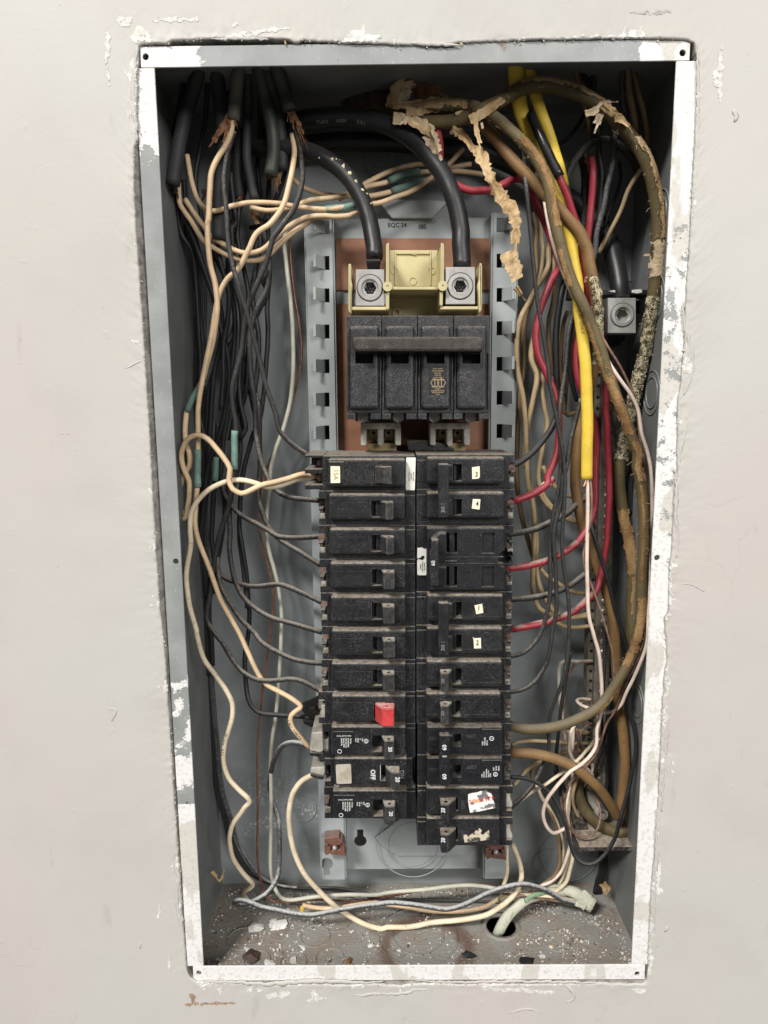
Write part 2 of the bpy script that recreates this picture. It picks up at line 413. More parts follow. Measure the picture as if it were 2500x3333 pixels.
M_rust = simple('rust', (.30, .20, .135), .9, var=.35, scale=300)
M_smudge = simple('grey_smudge', (.42, .40, .37), .8, var=.25, scale=200)
RUST = V((.009, .034, 0))
def floor_mat():
    b = NB('dirty_floor')
    c = b.mix(b.ramp(b.noise(40, 6), .42, .62), (.25, .245, .225), (.235, .205, .175))
    c = b.mix(b.ramp(b.noise(26, 4, (3, 2, 0)), .56, .7, 0, .7), c, (.13, .09, .065))
    c = b.mix(b.ramp(b.noise(300, 4, (1, 0, 0)), .5, .72, 0, .7), c, (.30, .27, .235))
    sep = b.n('SeparateXYZ'); b.l(b.pos.outputs['Position'], sep.inputs[0])
    dx = b.math('SUBTRACT', sep.outputs[0], RUST.x); dy = b.math('SUBTRACT', sep.outputs[1], RUST.y)
    rr = b.math('ADD', b.math('SQRT', b.math('ADD', b.math('MULTIPLY', dx, dx), b.math('MULTIPLY', dy, dy))), b.math('MULTIPLY', b.math('SUBTRACT', b.noise(60, 4, (7, 7, 0)), .5), .016))
    c = b.mix(b.math('MULTIPLY', b.math('MULTIPLY', b.ramp(rr, .026, .031), b.ramp(rr, .045, .034)), .75), c, (.12, .07, .05))
    c = b.mix(b.math('MULTIPLY', b.specks(700, .35, .08, 2), .4), c, (.40, .37, .33))
    c = b.mix(b.math('MULTIPLY', b.specks(330, .3, .08, 6), .7), c, (.045, .03, .02))
    b.bump(b.noise(450, 5), .6, .0012)
    return b.done(c, .85, 0, .25)
M_floor = floor_mat()
M_alu = dusty('aluminium', (.35, .345, .33), .42, .3, .05, 900, metal=.3, haze=.25, dustcol=(.33, .31, .28), var=.15)
M_aludull = dusty('dull_aluminium', (.36, .345, .30), .6, .5, .2, 900, metal=.3, haze=.45, dustcol=(.28, .26, .21), var=.3)
M_brass = dusty('dirty_brass', (.30, .24, .11), .45, .4, .1, 900, metal=.6, haze=.4)
M_screw = dusty('screw_steel', (.40, .37, .33), .4, .3, .1, 900, metal=.8, haze=.4, dustcol=(.2, .16, .13))
M_brownscrew = dusty('brown_screw', (.20, .12, .09), .6, .5, .2, 1200, haze=.4, dustcol=(.27, .22, .18))
M_bakelite = simple('brown_insulation_board', (.225, .10, .053), .62, var=.14, scale=70, bump=.15)
M_clip = dusty('brown_plastic', (.13, .05, .035), .5, .4, .2, 900)
M_ivory = simple('ivory_plastic', (.50, .435, .235), .45, var=.12, scale=50, bump=.05)
M_sticker = simple('cream_sticker', (.80, .74, .56), .6, var=.05)
M_white_label = simple('white_label', (.74, .72, .66), .55, var=.08, scale=300)
M_silver = simple('silver_label', (.62, .57, .48), .38, .4, var=.12, scale=120)
M_torn = None
def torn_sticker():
    b = NB('torn_sticker'); n = b.noise(210, 5)
    c = b.mix(b.ramp(n, .5, .6), (.80, .78, .74), (.16, .15, .15))
    return b.done(c, .7)
M_torn = torn_sticker()
def torn_brown():
    b = NB('torn_label'); c = b.mix(b.ramp(b.noise(260, 5), .45, .6), (.55, .48, .38), (.05, .045, .04)); return b.done(c, .7)
M_tornb = torn_brown()
M_ink = simple('black_ink', (.012, .012, .012), .7, var=0)
M_print = simple('white_print', (.72, .72, .70), .6, var=.05)
M_greyprint = simple('grey_print', (.22, .22, .22), .6, var=.1)
M_dimprint = simple('faint_print', (.055, .055, .058), .6, var=.1)
M_goldprint = simple('gold_print', (.42, .32, .18), .6, var=.1)
M_redink = simple('red_ink', (.55, .05, .06), .7); M_orangeink = simple('orange_ink', (.7, .3, .04), .7)
M_greenink = simple('green_ink', (.20, .32, .19), .7, var=.2, scale=400)

def ins(name, col, rough=.5, up=.0, spots=.0, var=.14, dustcol=DUSTC, spk=0, bump=.1, stain=(.25, .17, .1), spec=.35):
    b = NB(name)
    c = b.mix(b.ramp(b.noise(60, 4), .3, .7), tuple(q*(1-var) for q in col), tuple(min(1, q*(1+var)) for q in col))
    if spots: c = b.mix(b.math('MULTIPLY', b.ramp(b.noise(330, 4, (3, 0, 0)), .58, .7), spots), c, stain)
    d = None
    if up: d = b.ramp(b.math('ADD', b.axis(2, 'Normal'), b.math('MULTIPLY', b.math('SUBTRACT', b.noise(500, 4), .5), 1.1)), .0, .95, 0, up)
    if spk:
        q = b.math('MAXIMUM', b.math('MULTIPLY', b.specks(2700, .42, spk, 1), .5), b.math('MULTIPLY', b.ramp(b.noise(1900, 4, (3, 1, 1)), .55, .75), min(.8, spk*1.6))); q = b.math('MULTIPLY', q, b.ramp(b.noise(60, 3, (2, 6, 1)), .3, .65, .25, 1)); d = b.math('MAXIMUM', d, q) if d else q
    if d: c = b.mix(d, c, dustcol)
    b.bump(b.noise(900, 3), bump, .0005)
    return b.done(c, b.math('ADD', rough, b.math('MULTIPLY', d, .35)) if d else rough, 0, spec)
M_cream = ins('cream_insulation', (.64, .472, .295), .5, 0, .35)
M_white = ins('ivory_insulation', (.69, .585, .42), .5, 0, .4)
M_pink = ins('pinkish_white_insulation', (.68, .55, .46), .5, 0, .25)
M_grayivory = ins('grey_ivory_insulation', (.46, .45, .37), .45, 0, .15)
M_blk = ins('black_insulation', (.015, .0155, .0165), .48, .35, 0, spk=.12, dustcol=(.15, .145, .135))
M_blkdust = ins('dusty_black_insulation', (.021, .0205, .0205), .6, .9, 0, spk=.3, dustcol=(.24, .215, .185), bump=.3)
M_blksilver = ins('plaster_dusted_black_insulation', (.03, .03, .031), .6, .9, 0, spk=.5, dustcol=(.5, .5, .49), bump=.2)
M_service = ins('black_rubber', (.0125, .0125, .0135), .42, .2, 0, spk=.1, dustcol=(.12, .115, .11), spec=.5)
M_sheath = ins('grey_cloth_sheath', (.036, .037, .039), .62, .25, 0, spk=.1, dustcol=(.16, .15, .13), bump=.35)
M_sheathg = ins('green_grey_sheath', (.04, .045, .037), .5, .25, .3, dustcol=(.16, .16, .13), stain=(.02, .025, .02), bump=.3)
M_olivesheath = ins('olive_grey_sheath', (.105, .102, .082), .6, .2, .4, dustcol=(.2, .18, .14), stain=(.04, .04, .03), bump=.35)
M_tan = ins('tan_insulation', (.40, .30, .17), .5, 0, .5)
M_tandark = ins('dark_tan_insulation', (.20, .135, .07), .55, .15, .5)
M_redw = ins('red_insulation', (.26, .026, .038), .42, .12, .1, dustcol=(.32, .24, .22))
M_reddust = ins('dusty_red_insulation', (.28, .022, .034), .5, .95, .0, dustcol=(.30, .235, .2), bump=.3)
M_brown = ins('brown_rubber', (.20, .115, .045), .55, .25, .5, dustcol=(.27, .21, .14), stain=(.09, .055, .025), bump=.3)
M_olive = ins('olive_rubber', (.105, .080, .034), .6, .35, .5, dustcol=(.22, .175, .11), stain=(.04, .032, .018), bump=.5)
M_greyolive = ins('grey_olive_rubber', (.125, .095, .045), .6, .5, .4, dustcol=(.2, .18, .145), stain=(.06, .05, .035), bump=.4)
M_yellow = ins('yellow_jacket', (.64, .455, .05), .45, .2, .35, var=.08, dustcol=(.5, .42, .2), stain=(.35, .27, .05))
M_green = ins('green_sleeve', (.17, .27, .225), .5, .3, .4, var=.25, dustcol=(.28, .38, .34), stain=(.05, .11, .08), bump=.5)
M_copper = simple('old_copper', (.22, .10, .062), .45, .35, var=.3, scale=200)
M_oldcopper = simple('dull_copper', (.23, .14, .10), .55, .2, var=.3, scale=200)
M_copperbright = simple('bright_copper', (.42, .17, .095), .32, .8, var=.2, scale=200)
M_tape = simple('black_tape', (.01, .01, .011), .32, var=.3, bump=.3, bscale=500)
M_sheathw = ins('white_sheath', (.50, .50, .40), .6, .2, .5, bump=.4)
def paper(name, a, b_, spec=.15):
    b = NB(name); n = b.noise(150, 5, (0, 0, 0), (1, 1, .3))
    c = b.mix(b.ramp(n, .3, .7), a, b_); b.bump(b.noise(520, 5), .7, .001); return b.done(c, .9, 0, spec)
M_paper = paper('torn_kraft_paper', (.33, .215, .10), (.58, .43, .25))
M_paperpale = paper('pale_torn_paper', (.46, .35, .22), (.68, .56, .40))
M_paperbrown = paper('brown_torn_paper', (.14, .07, .035), (.30, .165, .085))
M_paperrust = paper('rusty_torn_paper', (.19, .105, .045), (.36, .23, .105))
M_paperdark = paper('dark_torn_paper', (.05, .035, .025), (.10, .07, .045))
def speckled():
    b = NB('plaster_speckled_paper')
    k = b.ramp(b.math('ADD', b.math('MULTIPLY', b.noise(1500, 3), .6), b.math('MULTIPLY', b.noise(260, 3), .4)), .47, .56)
    c = b.mix(k, (.05, .042, .026), (.62, .55, .36)); b.bump(b.noise(800, 4), .5, .0008); return b.done(c, .85, 0, .2)
M_speck = speckled()
def debris_mat():
    b = NB('plaster_crumbs'); n = b.noise(190, 2)
    c = b.mix(b.ramp(n, .52, .58), (.60, .57, .52), b.mix(b.ramp(b.noise(230, 2, (4, 4, 4)), .5, .56), (.09, .06, .045), (.30, .24, .19)))
    return b.done(c, .9, 0, .2)
M_crumb = debris_mat()
M_husk = simple('dark_husk', (.05, .03, .022), .6, var=.4, scale=400)
# ------------------------------------------------------------------ wall with its ragged opening
HOLE = [(452,150),(470,143),(545,142),(560,134),(640,129),(700,127),(850,127),(940,129),(958,140),(972,140),(985,131),(1090,138),(1150,141),(1250,142),
 (1330,147),(1400,150),(1470,143),(1500,139),(1700,131),(1900,128),(2050,125),(2200,127),(2240,130),(2256,140),
 (2262,160),(2275,200),(2268,300),(2262,450),(2250,700),(2240,880),(2236,905),(2232,1000),(2226,1150),(2215,1264),(2207,1300),(2204,1520),(2198,1600),
 (2192,1640),(2196,1650),(2186,1790),(2180,1860),(2176,1990),(2164,2010),(2170,2120),(2158,2260),(2150,2450),(2142,2620),(2136,2720),(2124,2850),(2115,3000),(2110,3150),(2104,3190),
 (2094,3202),(1950,3198),(1800,3202),(1700,3203),(1600,3200),(1500,3204),(1400,3199),(1300,3207),(1200,3201),(1100,3204),(1000,3201),(900,3205),(800,3200),(700,3197),(640,3195),
 (622,3185),(610,3165),(606,3130),(597,3010),(590,2900),(580,2780),(572,2650),(562,2520),(555,2400),(545,2250),(535,2100),(520,1970),(512,1850),(503,1700),(495,1560),(487,1400),
 (480,1300),(473,1180),(466,1080),(460,980),(450,850),(440,700),(437,600),(436,480),(446,465),(447,300),(450,215)]
def build_wall():
    gapx = at(515, 1543, .0015).x
    raw = []
    for i, p in enumerate(HOLE):
        q = HOLE[(i+1) % len(HOLE)]; k = max(1, int(math.hypot(q[0]-p[0], q[1]-p[1])/7))
        for j in range(k): raw.append((p[0]+(q[0]-p[0])*j/k, p[1]+(q[1]-p[1])*j/k))
    P = [at(x, y, 0) for x, y in raw]; n = len(P)
    ctr = V((0, 0, .333))
    nr = []
    for i in range(n):
        a, b = P[(i-6) % n], P[(i+6) % n]; t = (b-a).normalized(); q = V((t.z, 0, -t.x))
        if q.dot(P[i]-ctr) < 0: q = -q
        nr.append(q)
    for i in range(n):   # ragged paint and plaster edge
        e = noise.noise(P[i]*260)*.0005 + noise.noise(P[i]*900)*.0004 + max(0, noise.noise(P[i]*80)-.3)*.0016
        P[i] = P[i] + nr[i]*e
    bm = bmesh.new(); rings = []
    def out(i, s):      # outer rectangles
        d = (P[i]-ctr); m = max(abs(d.x)/(.28*s), abs(d.z)/(.44*s)); return ctr + d/m
    offs = [0, .0007, .0016, .003, .005, .0075, .0105, .014, .018, .023, .029, .037, .05]
    for k, o in enumerate(offs):
        row = []
        for i in range(n):
            q = P[i] + nr[i]*min(o, .0016); e = out(i, 1); p = q if o <= .0016 else q.lerp(e, (o-.0016)/max((e-q).length, .051))
            near = math.exp(-o/.012)
            y = -.0009*near*max(0, noise.noise(p*60+V((0, 7, 0)))+.05) - .0009*near*(.5-abs(noise.noise(p*170))) - .0004*near*noise.noise(p*700) - .0002*noise.noise(p*40)
            if k == 0: y += .0009
            row.append(bm.verts.new((p.x, y, p.z)))
        rings.append(row)
    for s in (1.02, 1.6, 4):
        rings.append([bm.verts.new((out(i, s).x, 0, out(i, s).z)) for i in range(n)])
    for a, b in zip(rings, rings[1:]):
        for i in range(n): bm.faces.new((a[i], b[i], b[(i+1) % n], a[(i+1) % n]))
    core0 = rings[0]; core = []
    for dpt in (.0035, .008, .014):
        core = []
        for i in range(n):
            q = .0005*noise.noise(P[i]*400+V((0, dpt*900, 0))); sl = 0
            if P[i].x < gapx and .02 < P[i].z < .63: sl = (gapx-P[i].x)*min(.62, dpt/.0085*.62)   # broken plaster slopes in on the left
            core.append(bm.verts.new((P[i].x + nr[i].x*q + sl, dpt, P[i].z + nr[i].z*q)))
        for i in range(n): bm.faces.new((core0[i], core0[(i+1) % n], core[(i+1) % n], core[i])).material_index = 1
        core0 = core
    back = [bm.verts.new((out(i, 4).x, .014, out(i, 4).z)) for i in range(n)]
    for i in range(n): bm.faces.new((core[i], core[(i+1) % n], back[(i+1) % n], back[i])).material_index = 1
    me = bpy.data.meshes.new('wall'); bm.to_mesh(me); bm.free(); me.materials.append(M_wall); me.materials.append(M_core)
    for p in me.polygons: p.use_smooth = p.material_index == 0
    me.update()
    # make the front face the room
    if sum(p.normal.y*p.area for p in me.polygons if p.material_index == 0) > 0: me.flip_normals()
    return link('wall', me)
wall = tag(build_wall(), 'beige painted plaster wall with a ragged cut round the steel box', kind='structure')

from mathutils.bvhtree import BVHTree
WT = BVHTree.FromPolygons([v.co.copy() for v in wall.data.vertices], [tuple(p.vertices) for p in wall.data.polygons if p.material_index == 0])
def wall_y(x, z):
    h = WT.ray_cast(V((x, -.1, z)), V((0, 1, 0))); return h[0].y if h[0] else None
def inside(x, z, P):
    c = False; j = len(P)-1
    for i in range(len(P)):
        if (P[i].z > z) != (P[j].z > z) and x < (P[j].x-P[i].x)*(z-P[i].z)/(P[j].z-P[i].z)+P[i].x: c = not c
        j = i
    return c
def patch(name, mat, f, pts, seed=0):
    """irregular flake of bare primer following the wall's unevenness"""
    P = [fat(f, *p, 0) for p in pts]; x0, x1 = min(p.x for p in P)-.003, max(p.x for p in P)+.003; z0, z1 = min(p.z for p in P)-.003, max(p.z for p in P)+.003
    h = .00045; bm = bmesh.new(); vs = {}
    def vert(a, b):
        if (a, b) not in vs:
            x, z = x0+a*h, z0+b*h; y = wall_y(x, z)
            vs[a, b] = bm.verts.new((x, y-.00022-.0001*noise.noise(V((x*600, z*600, seed))), z)) if y is not None else None
        return vs[a, b]
    for a in range(int((x1-x0)/h)):
        for b in range(int((z1-z0)/h)):
            x, z = x0+(a+.5)*h, z0+(b+.5)*h; q = V((x*330, z*330, seed*3.7)); q2 = V((x*900, z*900, seed))
            if not inside(x+.0016*noise.noise(q)+.0006*noise.noise(q2), z+.0016*noise.noise(q+V((9, 9, 0)))+.0006*noise.noise(q2+V((5, 0, 0))), P): continue
            if noise.noise(V((x*420, z*420, seed*1.9))) > .38: continue
            c = [vert(a, b), vert(a+1, b), vert(a+1, b+1), vert(a, b+1)]
            if all(c): bm.faces.new(c)
    bmesh.ops.delete(bm, geom=[v for v in bm.verts if not v.link_faces], context='VERTS')
    o = from_bm(name, bm, mat, wall, smooth=True)
    if o.data.polygons and sum(p.normal.y for p in o.data.polygons) > 0: o.data.flip_normals()
for i, (m, f, pts) in enumerate([
    (M_chip, 'T', [(130,110),(160,93),(215,95),(212,135),(180,150),(150,140)]),
    (M_chip, 'T', [(320,100),(400,96),(440,90),(500,98),(570,96),(568,114),(480,112),(440,122),(415,122),(400,112),(330,108)]),
    (M_pale, 'T', [(240,140),(270,135),(300,160),(318,190),(320,215),(318,235),(265,236),(212,225),(210,200),(230,180)]),
    (M_chip, 'T', [(72,175),(88,170),(98,220),(95,290),(82,340),(72,350),(68,260)]),
    (M_chip, 'T', [(80,350),(88,352),(92,400),(92,480),(84,470),(82,400)]),
    (M_chip, 'T', [(720,200),(800,180),(900,165),(1000,155),(1060,152),(1072,160),(1000,172),(920,185),(850,200),(800,205),(740,208)]),
    (M_chip, 'T', [(745,130),(780,122),(788,138),(760,148)]),
    (M_chip, 'U', [(660,172),(800,166),(950,160),(1080,152),(1085,166),(1000,172),(930,184),(880,190),(800,184),(700,182)]),
    (M_chip, 'U', [(1440,205),(1452,210),(1455,330),(1450,440),(1440,465),(1430,400),(1412,370),(1415,320),(1430,300)]),
    (M_smudge, 'U', [(1030,60),(1080,50),(1200,45),(1222,60),(1160,66),(1080,62)]),
    (M_rust, 'J', [(125,1580),(190,1570),(300,1576),(380,1568),(510,1572),(515,1580),(400,1586),(300,1584),(200,1592),(128,1592)]),
    (M_rust, 'J', [(165,1510),(185,1500),(205,1530),(195,1560),(170,1560)]),
    (M_chip, 'J', [(600,1460),(640,1455),(655,1480),(630,1500),(600,1490)]),
    (M_chip, 'J', [(670,1462),(725,1465),(720,1485),(690,1480)]),
    (M_chip, 'J', [(745,1510),(800,1490),(880,1480),(920,1470),(940,1500),(900,1530),(830,1530),(760,1545)]),
    (M_chip, 'J', [(1100,1480),(1130,1475),(1150,1520),(1225,1535),(1190,1550),(1110,1565),(1050,1555),(1100,1535)]),
    (M_chip, 'J', [(375,1460),(405,1455),(410,1490),(395,1510),(385,1485)]),
    (M_chip, 'K', [(600,1005),(700,1010),(780,1018),(830,1012),(900,1030),(1000,1036),(1000,1050),(900,1048),(820,1042),(700,1035),(620,1028)]),
    (M_chip, 'K', [(1400,1020),(1450,1015),(1500,1030),(1490,1050),(1440,1045)]),
    (M_chip, 'K', [(1555,360),(1570,350),(1575,430),(1565,520),(1550,530),(1552,450)]),
    (M_chip, 'L', [(1390,470),(1400,440),(1395,500)]),
    (M_chip, 'G', [(1470,280),(1500,270),(1490,350),(1480,420),(1462,500),(1455,450),(1460,360)]),
    (M_chip, 'G', [(1440,560),(1462,540),(1460,700),(1440,780),(1432,700)]),
    (M_chip, 'G', [(1415,1000),(1450,980),(1445,1080),(1420,1130),(1410,1080)]),
    (M_chip, 'G', [(1370,1970),(1410,1950),(1415,2040),(1400,2120),(1375,2160),(1365,2060)]),
    (M_chip, 'J', [(-90,830),(-75,820),(-70,900),(-85,940)]),
    (M_chip, 'J', [(0,1190),(8,1180),(10,1290),(2,1340),(-4,1300)]),
    ]): patch('paint_chip' if m is not M_rust else 'rust_stain', m, f, pts, i)
# thin curled ridges of paint along the edges of the opening
def ridge(f, pts, w, seed):
    P = [fat(f, x, y, -.0004) for x, y in pts]; S = spline(P, .0018); bm = bmesh.new(); n = len(S)
    for i, p in enumerate(S): p += V((noise.noise(p*300+V((seed, 0, 0)))*.0012, 0, noise.noise(p*300+V((0, seed, 0)))*.0012))
    tube_bm(bm, [p+V((0, .0003, 0)) for p in S], w/2*.000217*.5, 7, 2.4, .6, seed, lambda u: .35+.65*math.sin(math.pi*min(1, max(0, u)))*(1+.5*noise.noise(V((u*n*.25, seed, 0)))))
    from_bm('paint_ridge', bm, M_wall, wall, smooth=True)
for i, (f, pts, w) in enumerate([
    ('A', [(110,120),(90,300),(75,500),(95,700),(110,850)], 10), ('W', [(905,440),(950,420),(1040,372)], 4), ('U', [(1345,180),(1345,400),(1350,700)], 6),
    ('F', [(1480,420),(1490,600),(1545,830),(1555,950),(1490,1150)], 7), ('F', [(1500,1300),(1505,1400),(1470,1550),(1460,1680)], 7), ('K', [(0,1060),(100,1055),(200,1050),(270,1030),(350,1035)], 8),
    ('K', [(1030,1000),(1090,1030),(1110,1060),(1100,1090),(1060,1100)], 9), ('J', [(1420,1515),(1500,1520),(1600,1505),(1650,1515)], 8), ('J', [(260,1412),(500,1418),(750,1430),(1000,1415),(1200,1410),(1500,1420),(1650,1408)], 12),
    ('K', [(250,985),(500,992),(800,988),(1100,992),(1400,1000)], 8), ('U', [(1500,490),(1520,520),(1510,545)], 10), ('G', [(1495,300),(1480,500),(1470,800),(1440,1100),(1420,1500)], 7),
    ('W', [(415,915),(500,908)], 2), ('L', [(1640,1010),(1560,960),(1470,950)], 3), ('J', [(-230,1100),(-215,1130),(-225,1160)], 5), ('K', [(1600,720),(1615,700),(1605,690)], 9), ('P', [(1100,2190),(1140,2180),(1170,2190)], 5), ('P', [(230,1530),(250,1535),(240,1560)], 5), ('L', [(1400,50),(1420,120),(1430,300),(1420,420),(1440,600),(1430,750)], 8), ('J', [(20,300),(40,500),(70,620),(60,800),(90,1000)], 12), ('K', [(1560,60),(1555,300),(1545,600),(1560,800)], 8),
    ('U', [(50,190),(150,196),(270,202)], 8), ('T', [(640,208),(800,206),(950,210)], 7)]): ridge(f, pts, w*1.3, i)
pb_ = bmesh.new()     # white primer bared in a broken band along the cut
sel = []
for p in wall.data.polygons:
    c = p.center
    if p.material_index: continue
    d = min(abs(abs(c.x+.0)-.185), 1); k = noise.noise(c*48+V((3, 0, 0))) + .45*noise.noise(c*190) + .25*noise.noise(c*520)
    e = max(abs(c.x)-.178, abs(c.z-.333)-.336)
    if p.area < 5e-6 and k > .3 + max(0, e-.005)*50: sel.append(p)
mp_ = {}
for p in sel:
    vs = []
    for v in p.vertices:
        if v not in mp_: co = wall.data.vertices[v].co; mp_[v] = pb_.verts.new((co.x+.0006*noise.noise(co*700), co.y-.00025, co.z+.0006*noise.noise(co*700+V((4, 4, 4)))))
        vs.append(mp_[v])
    pb_.faces.new(vs)
me = bpy.data.meshes.new('bare_primer'); pb_.to_mesh(me); pb_.free(); me.materials.append(M_chip); link('bare_primer', me, wall)
cm = bmesh.new()      # crumbs of plaster and paint clinging to the cut edge
for i in range(0, len(HOLE)):
    A, B = at(*HOLE[i], 0), at(*HOLE[(i+1) % len(HOLE)], 0)
    for k in range(int((B-A).length/.0019)):
        if noise.noise(A.lerp(B, k*.0019/(B-A).length)*40) < (-.12 if A.x < .15 else .22): continue
        p = A.lerp(B, random.random()) + V((random.gauss(0, .0006), 0, random.gauss(0, .0006))); s = random.choice((.0002, .0003, .0004, .0006))
        b2 = bmesh.new(); bmesh.ops.create_icosphere(b2, subdivisions=1, radius=s)
        for v in b2.verts: v.co *= 1+.8*noise.noise(v.co*1500+V((i, k, 0))); v.co.x *= random.uniform(.8, 1.2)
        b2.transform(Matrix.Translation((p.x, random.uniform(-.0006, .001), p.z))); me = bpy.data.meshes.new('t'); b2.to_mesh(me); b2.free(); cm.from_mesh(me); bpy.data.meshes.remove(me)
M_edge = simple('edge_crumbs', (.5, .46, .40), .9, var=.5, scale=260)
tag(from_bm('edge_crumbs', cm, M_edge, wall), None, kind='stuff')
def fuzz(f, pts, seed):    # frayed paper face along the cut above the box
    for i, (x, y) in enumerate(pts):
        s = '%s %d,%d %d,%d' % (f, x, y, x+random.randint(-14, 14), y+random.randint(14, 26))
        shred('torn_wall_paper', s, .5, random.uniform(5, 10), M_paperpale if i % 3 else M_smudge, wall, seed+i, .9)
fuzz('B', [(335,70),(470,75),(560,60),(640,55),(720,62),(790,70),(845,66),(880,80),(940,78),(1020,72),(1080,66),(1120,70),(1160,100),(1220,95),(1300,90),(1360,85),(1430,95)], 3)
shred('torn_wall_paper', 'T 1058,158 1056,185 1052,215 1058,236', .6, 22, M_paper, wall, 5, .4)

# ------------------------------------------------------------------ steel cabinet
cab = empty('breaker_cabinet', 'open grey steel electrical cabinet recessed into the beige wall', 'cabinet')
o0 = .0015
iTL, iTR, iBL, iBR = at(499,212,o0), at(2197,205,o0), at(664.8,3141,o0), at(2059,3145.5,o0)
XL, XR = at(515,1543,o0).x, at(2205,1543,o0).x
ZT, ZB = (at(455,144.7,o0).z+at(2247,134,o0).z)/2, (at(640,3188,o0).z+at(2090,3193,o0).z)/2
xl, xr = (iTL.x+iBL.x)/2, (iTR.x+iBR.x)/2; zt, zb = (iTL.z+iTR.z)/2, (iBL.z+iBR.z)/2
DB = .115
FT, TH = o0, .0014
hTL, hTR, hBL, hBR, hLM, hRM = [at(*p, o0) for p in ((474,184.5),(2222,172),(647,3166.7),(2074,3169.6),(572.2,1826.7),(2138.8,1815.2))]
def flange(x0, x1, z0, z1, mat, holes):
    bm = bmesh.new(); box3(bm, x0, x1, FT, FT+TH, z0, z1, .0003, 1)
    o = from_bm('flange', bm, mat, cab)
    cs = []
    for h in holes:
        c = bmesh.new(); cyl(c, h, .0021, -.01, .02, 18); cs.append(c)
    cut(o, cs); return o
xTL = at(455.5, 160, o0).x; xTR = at(2247, 150, o0).x
flange(xTL, xTR, zt, ZT, flange_mat('flange_paint_top', 0, [(-.2, 1), (-.155, .95), (-.14, .62), (-.125, .1), (.0, .0), (.138, .02), (.143, .1), (.149, .95), (.2, 1)]), [hTL, hTR])
flange(XL, xl, zb+.0003, zt-.0003, flange_mat('flange_paint_left', 2, [(0, 1), (.134, 1), (.142, .9), (.146, .12), (.152, .3), (.16, .62), (.18, .6), (.19, .46), (.235, .43), (.26, .22), (.32, .05), (.575, .05), (.60, .35), (.612, .55), (.64, .85), (.7, 1)]), [hLM])
flange(xr, XR, zb+.0003, zt-.0003, flange_mat('flange_paint_right', 2, [(0, 1), (.3, .95), (.33, .66), (.4, .56), (.45, .62), (.5, .54), (.57, .64), (.6, .85), (.7, 1)]), [hRM])
flange(at(628,3160,o0).x, at(2100,3160,o0).x, ZB, zb, flange_mat('flange_paint_bottom', 0, [(-.2, .8), (-.1, 1), (.2, 1)]), [hBL, hBR])
for nm, bx in (('side_panel', (XL, XL+.0012, FT+TH, DB, ZB, ZT)), ('side_panel', (XR-.0012, XR, FT+TH, DB, ZB, ZT)), ('ceiling_panel', (XL+.0013, XR-.0013, FT+TH+.0002, DB, ZT-.0012, ZT))):
    bm = bmesh.new(); box3(bm, *bx); from_bm(nm, bm, M_box, cab)
bm = bmesh.new(); box3(bm, XL, XR, DB+.0002, DB+.0014, ZB, ZT); backp = from_bm('back_panel', bm, M_back, cab)
bm = bmesh.new(); box3(bm, XL+.0013, XR-.0013, FT+TH+.0002, DB, ZB, ZB+.0012); floorp = from_bm('floor_panel', bm, M_floor, cab)
ZF = ZB+.0012
def on_plane_z(f, x, y, z):
    px, py = nat(f, x, y); dr = RT*((px-1250)/FPX) - UP*((py-1666.5)/FPX) + FW
    return CAM + dr*((z-CAM.z)/dr.z)
# round punch-outs: shallow pressed rings
def knock_back(f, x, y, r):
    c = fat(f, x, y, DB); R = r/FR[f][2]*pxm(c); bm = bmesh.new(); ring(bm, c, R-.0007, R, DB-.0007, DB+.0002, 40); from_bm('knockout', bm, M_back, cab, True)
for a in [('K',980,350,95),('K',1080,300,160),('B',790,1000,65),('B',800,1010,130),('F',1000,150,140),('D',310,300,70),('I',1300,1900,150)]: knock_back(*a)
def knock_floor(f, x, y, r):
    c = on_plane_z(f, x, y, ZF); c.z = ZF; bm = bmesh.new(); ring(bm, c, r-.0007, r, ZF+.0007, ZF-.0002, 40, ax='z'); from_bm('knockout', bm, M_floor, cab, True)
for a in [('K',270,740,.022),('K',270,745,.034),('K',1020,770,.012),('J',570,1080,.013),('J',1130,1060,.013),('J',680,1250,.011),('J',960,1260,.011),('J',1240,1240,.012),('K',1250,640,.013),('J',1290,940,.014)]: knock_floor(*a)
hc = on_plane_z('K', 715, 690, ZF)
c = bmesh.new(); b2 = bmesh.new()
bmesh.ops.create_cone(c, cap_ends=True, segments=32, radius1=.0128, radius2=.0128, depth=.03, matrix=Matrix.Translation((hc.x, hc.y, ZF)))
cut(floorp, [c]); b2.free()
bm = bmesh.new(); ring(bm, V((hc.x, hc.y, 0)), .0128, .0168, ZF+.0008, ZF-.0003, 36, ax='z'); from_bm('knockout', bm, M_floor, cab, True)
# side wall pressings and the big conduit opening high at the back
for z in (.45, .52, .2, .58):
    for R in (.012, .017):
        bm = bmesh.new(); k = 30; c0 = V((XR-.0012, .055, z)); vs = []
        for i in range(k):
            a = 2*math.pi*i/k; vs.append([bm.verts.new((XR-.0012-(.0007 if q in (1, 2) else -.0003), c0.y+rr*math.cos(a), c0.z+rr*math.sin(a))) for q, rr in enumerate((R-.0006, R-.0005, R, R+.0001))])
        for i in range(k):
            for q in range(3): bm.faces.new((vs[i][q], vs[i][q+1], vs[(i+1) % k][q+1], vs[(i+1) % k][q]))
        from_bm('knockout', bm, M_box, cab, True)
cc = fat('B', 420, 480, DB)
c = bmesh.new(); prism(c, [cc + V((.034*math.cos(2*math.pi*i/28), -.02, .026*math.sin(2*math.pi*i/28))) for i in range(28)], .13)
cut(backp, [c])
bm = bmesh.new()     # closed stud bay behind the wall
